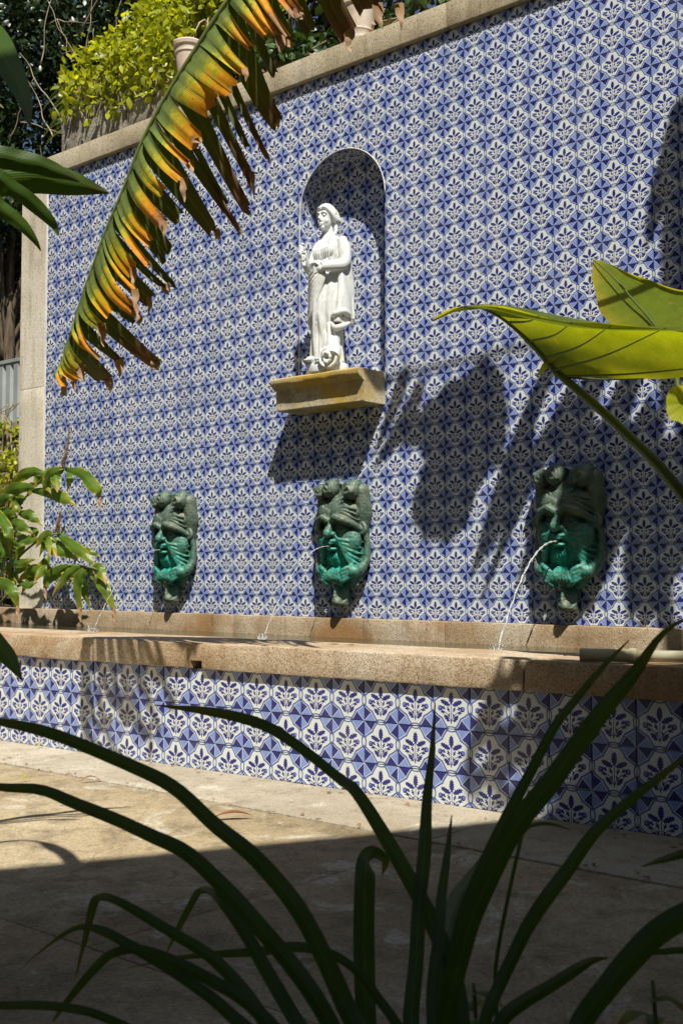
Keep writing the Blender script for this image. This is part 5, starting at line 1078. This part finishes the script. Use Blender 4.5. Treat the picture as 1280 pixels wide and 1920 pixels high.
for k, (x, y, z, n, lab) in enumerate(((1.60, .3, 4.36, 420, 'dark ivy clump on the terrace left of the cream pot'), (2.62, .30, 4.34, 420, 'dark ivy clump on the terrace right of the cream pot'), (3.5, .5, 4.4, 260, 'ivy clump on the terrace behind the coping joint'))):
    iv = empty('ivy_clump', (x, y, 4.2), lab, 'ivy', 'ivy on the terrace')
    leaf_cloud('foliage', blob_points(n, (x, y, z+.12), (.42, .16, .22), 12, 40+k, .3), .085, M['ivy'], iv, .6, 50+k, .75)
    leaf_cloud('dead_leaves', blob_points(40, (x+.1, y-.1, z), (.4, .1, .1), 8, 60+k, .3), .09, M['banana_dry'], iv, .6, 70+k, .4)
    mb = MB()
    for j in range(5): mb.tube(catmull([(x+rnd.uniform(-.3,.3), y, 4.2), (x+rnd.uniform(-.3,.3), y-.05, 4.4), (x+rnd.uniform(-.4,.4), y-.05, 4.5)], 8), .006, 5)
    mb.build('stems', M['twig'], iv, True)
# ---------------------------------------------------------------- left of the wall: bank, rubble wall, sheet-metal fence
bk = MB(); bk.box((-9, -.02, 0), (-1.245, .6, .50)); structure(bk.build('planting_bank', M['soil']))
rw = empty('rubble_wall', (-4, .9, 0), 'rough grey rubble wall below the metal fence at the left edge', 'wall'); rr = random.Random(9)
zz = 0.0
while zz < 2.26:
    h = min(rr.uniform(.16, .26), 2.28-zz); x = -6.0
    while x < -1.5:
        w_ = rr.uniform(.22, .5)
        if x > -4.2 and zz > .4: stone_block('stone', (x+.008, .80+rr.uniform(-.02,.02), zz+.006), (min(x+w_, -1.4)-.004, 1.12, zz+h-.006), M['rubble'], rw, .025, .02, .12)
        x += w_
    zz += h
mo = MB(); mo.box((-6, .84, 0), (-1.41, 1.10, 2.27)); mo.build('mortar', M['joint'], rw)
fc = empty('metal_fence', (-3.5, 1.0, 2.3), 'grey corrugated sheet-metal fence on the rubble wall at left', 'fence')
x = -6.0
while x < -1.5:
    mb = MB(); y = 1.0; mb.add([(x,y,2.31),(x+.03,y-.035,2.31),(x+.10,y-.035,2.31),(x+.13,y,2.31),(x,y,2.92),(x+.03,y-.035,2.92),(x+.10,y-.035,2.92),(x+.13,y,2.92)], [(0,1,5,4),(1,2,6,5),(2,3,7,6)]); mb.build('fence_panel', M['metal'], fc); x += .132
mb = MB(); mb.box((-6, .955, 2.92), (-1.5, 1.01, 2.955)); mb.build('top_rail', M['metal'], fc); mb = MB(); mb.box((-6, .955, 2.285), (-1.5, 1.01, 2.31)); mb.build('bottom_rail', M['metal'], fc)
for k, (x, y, z, n, lab, mat) in enumerate(((-2.15, .62, 1.78, 700, 'bright green weed bush against the rubble wall at the left edge', 'lime'), (-1.9, .45, 1.05, 900, 'green undergrowth behind the ginger plant at the left edge', 'ivy'), (-2.6, .70, 2.22, 160, 'small green weeds on top of the rubble wall below the fence', 'lime'))):
    b = empty('weed_bush', (x, y, .5), lab, 'bush', 'weeds by the rubble wall')
    leaf_cloud('foliage', blob_points(n, (x, y, z), (.42, .14, .34 if k < 2 else .08), 16, 80+k, .3), .05, M[mat], b, .3, 90+k, .6)
    mb = MB()
    for j in range(9): mb.tube(catmull([(x+rnd.uniform(-.1,.1), y, .5), (x+rnd.uniform(-.3,.3), y-.03, z-.1), (x+rnd.uniform(-.4,.4), y-.05, z+.2)], 8), .005, 5)
    mb.build('stems', M['twig'], b, True)
# ---------------------------------------------------------------- fallen leaves
for k, (x, y, L, a, mat, lab) in enumerate(((4.45,-3.02,.13,.2,'litter','curled brown fallen leaf on the sunlit paving near the shadow edge'), (3.55,-2.90,.07,.5,'litter','small brown fallen leaf at the joint of the pale kerb slabs'), (5.55,-3.90,.12,.4,'banana_dry','pinkish dry fallen leaf on the shaded paving behind the strap leaves'), (2.66,-2.50,.05,1.2,'lime','tiny yellow-green fallen leaf at the foot of the basin'), (3.35,-3.05,.05,.9,'lime','tiny yellow-green fallen leaf on the sunlit paving at left'))):
    ca, sa = math.cos(a+.7), math.sin(a+.7); pts = [(x+L*(t-.5)*ca, y+L*(t-.5)*sa, .008+.012*math.sin(t*3.1), .026*math.sin(math.pi*min(.97, max(.06, t)))*L/.12) for t in (0,.25,.5,.75,1)]
    o = ribbon('fallen_leaf', pts, M[mat], None, -.5, 14, 6, None, up=Vector((0,0,1))); tag(o, lab, 'fallen leaf', 'fallen leaves on the paving')

# ---------------------------------------------------------------- weeds and litter on the paving
for x, y, h, lab in ((6.17, -4.20, .17, 'small bright weed growing among the strap leaves'), (6.49, -4.26, .26, 'small bright weed at the lower right corner')):
    wd = empty('weed', (x, y, 0), lab, 'weed', 'small weeds in the foreground'); mb = MB(); mb.tube(catmull([(x,y,-.01),(x+.01,y,h*.6),(x,y+.01,h)], 10), [.004,.003], 6); mb.build('stem', M['rib'], wd, True)
    for k in range(9):
        a = k*2.4; z = h*(.35+.07*k); L = .10-.005*k; d = Vector((math.cos(a), math.sin(a), 0))
        pts = [(*(Vector((x, y, z)) + d*L*t + Vector((0, 0, .05*t-.07*t*t))), .026*math.sin(math.pi*min(.96, .08+.9*t))) for t in (0, .3, .6, 1)]
        ribbon('leaf', pts, M['ginger'], wd, .3, 12, 5, None, up=Vector((0,0,1)), wave=.1, tip_first=False)
lt = MB(); rl = random.Random(77)
for k in range(260):
    x = rl.uniform(1.5, 6.2); y = rl.choice([rl.uniform(-2.50, -2.39), rl.uniform(-5, -2.4), rl.gauss(-2.856, .02)]); a = rl.uniform(0, 6.28); L = rl.uniform(.004, .016); w = L*rl.uniform(.2, .5); c, s_ = math.cos(a), math.sin(a); z = .003
    lt.add([(x-c*L, y-s_*L, z), (x+s_*w, y-c*w, z+w*.6), (x+c*L, y+s_*L, z+.001), (x-s_*w, y+c*w, z+w*.5)], [(0,1,2,3)], [(.5,0),(1,.5),(.5,1),(0,.5)])
tag(lt.build('leaf_litter', M['litter']), 'scattered crumbs of dry leaf on the paving', 'litter', kind='stuff')

# ---------------------------------------------------------------- unseen trees added behind and beside the camera to block sky light
for k, (x, y, z, r, n) in enumerate(((-1.5, -11.5, 5.2, (3.0, 2.2, 4.2), 5200), (3.2, -13.0, 5.4, (3.0, 2.2, 4.4), 5200), (-5.5, -8.0, 5.0, (2.6, 2.4, 4.2), 5200), (-8.0, -4.0, 4.8, (2.2, 2.0, 4.0), 4200), (11.6, -.6, 3.2, (1.9, 1.9, 2.8), 4200))):
    lab = ('unseen evergreen added behind the camera to dim the sky light, second from the left', 'unseen evergreen added behind the camera to dim the sky light, nearest the house', 'unseen evergreen added behind the camera to dim the sky light, far left', 'unseen evergreen added past the left end of the basin to dim the sky light', 'unseen evergreen added past the right end of the wall to dim the sky light')[k]
    t = empty('sky_blocker_tree', (x, y, 0), lab, 'tree', 'unseen trees added to dim the sky light'); mb = MB(); mb.tube(catmull([(x,y,-.05),(x+.1,y,z*.5),(x,y+.1,z+.8*r[2])], 16), [.22,.16,.04], 10); mb.build('trunk', M['bark'], t, True)
    leaf_cloud('crown', blob_points(n, (x, y, z), r, 70, 200+k, .2), .42, M['hedge'], t, .35, 210+k, .6)
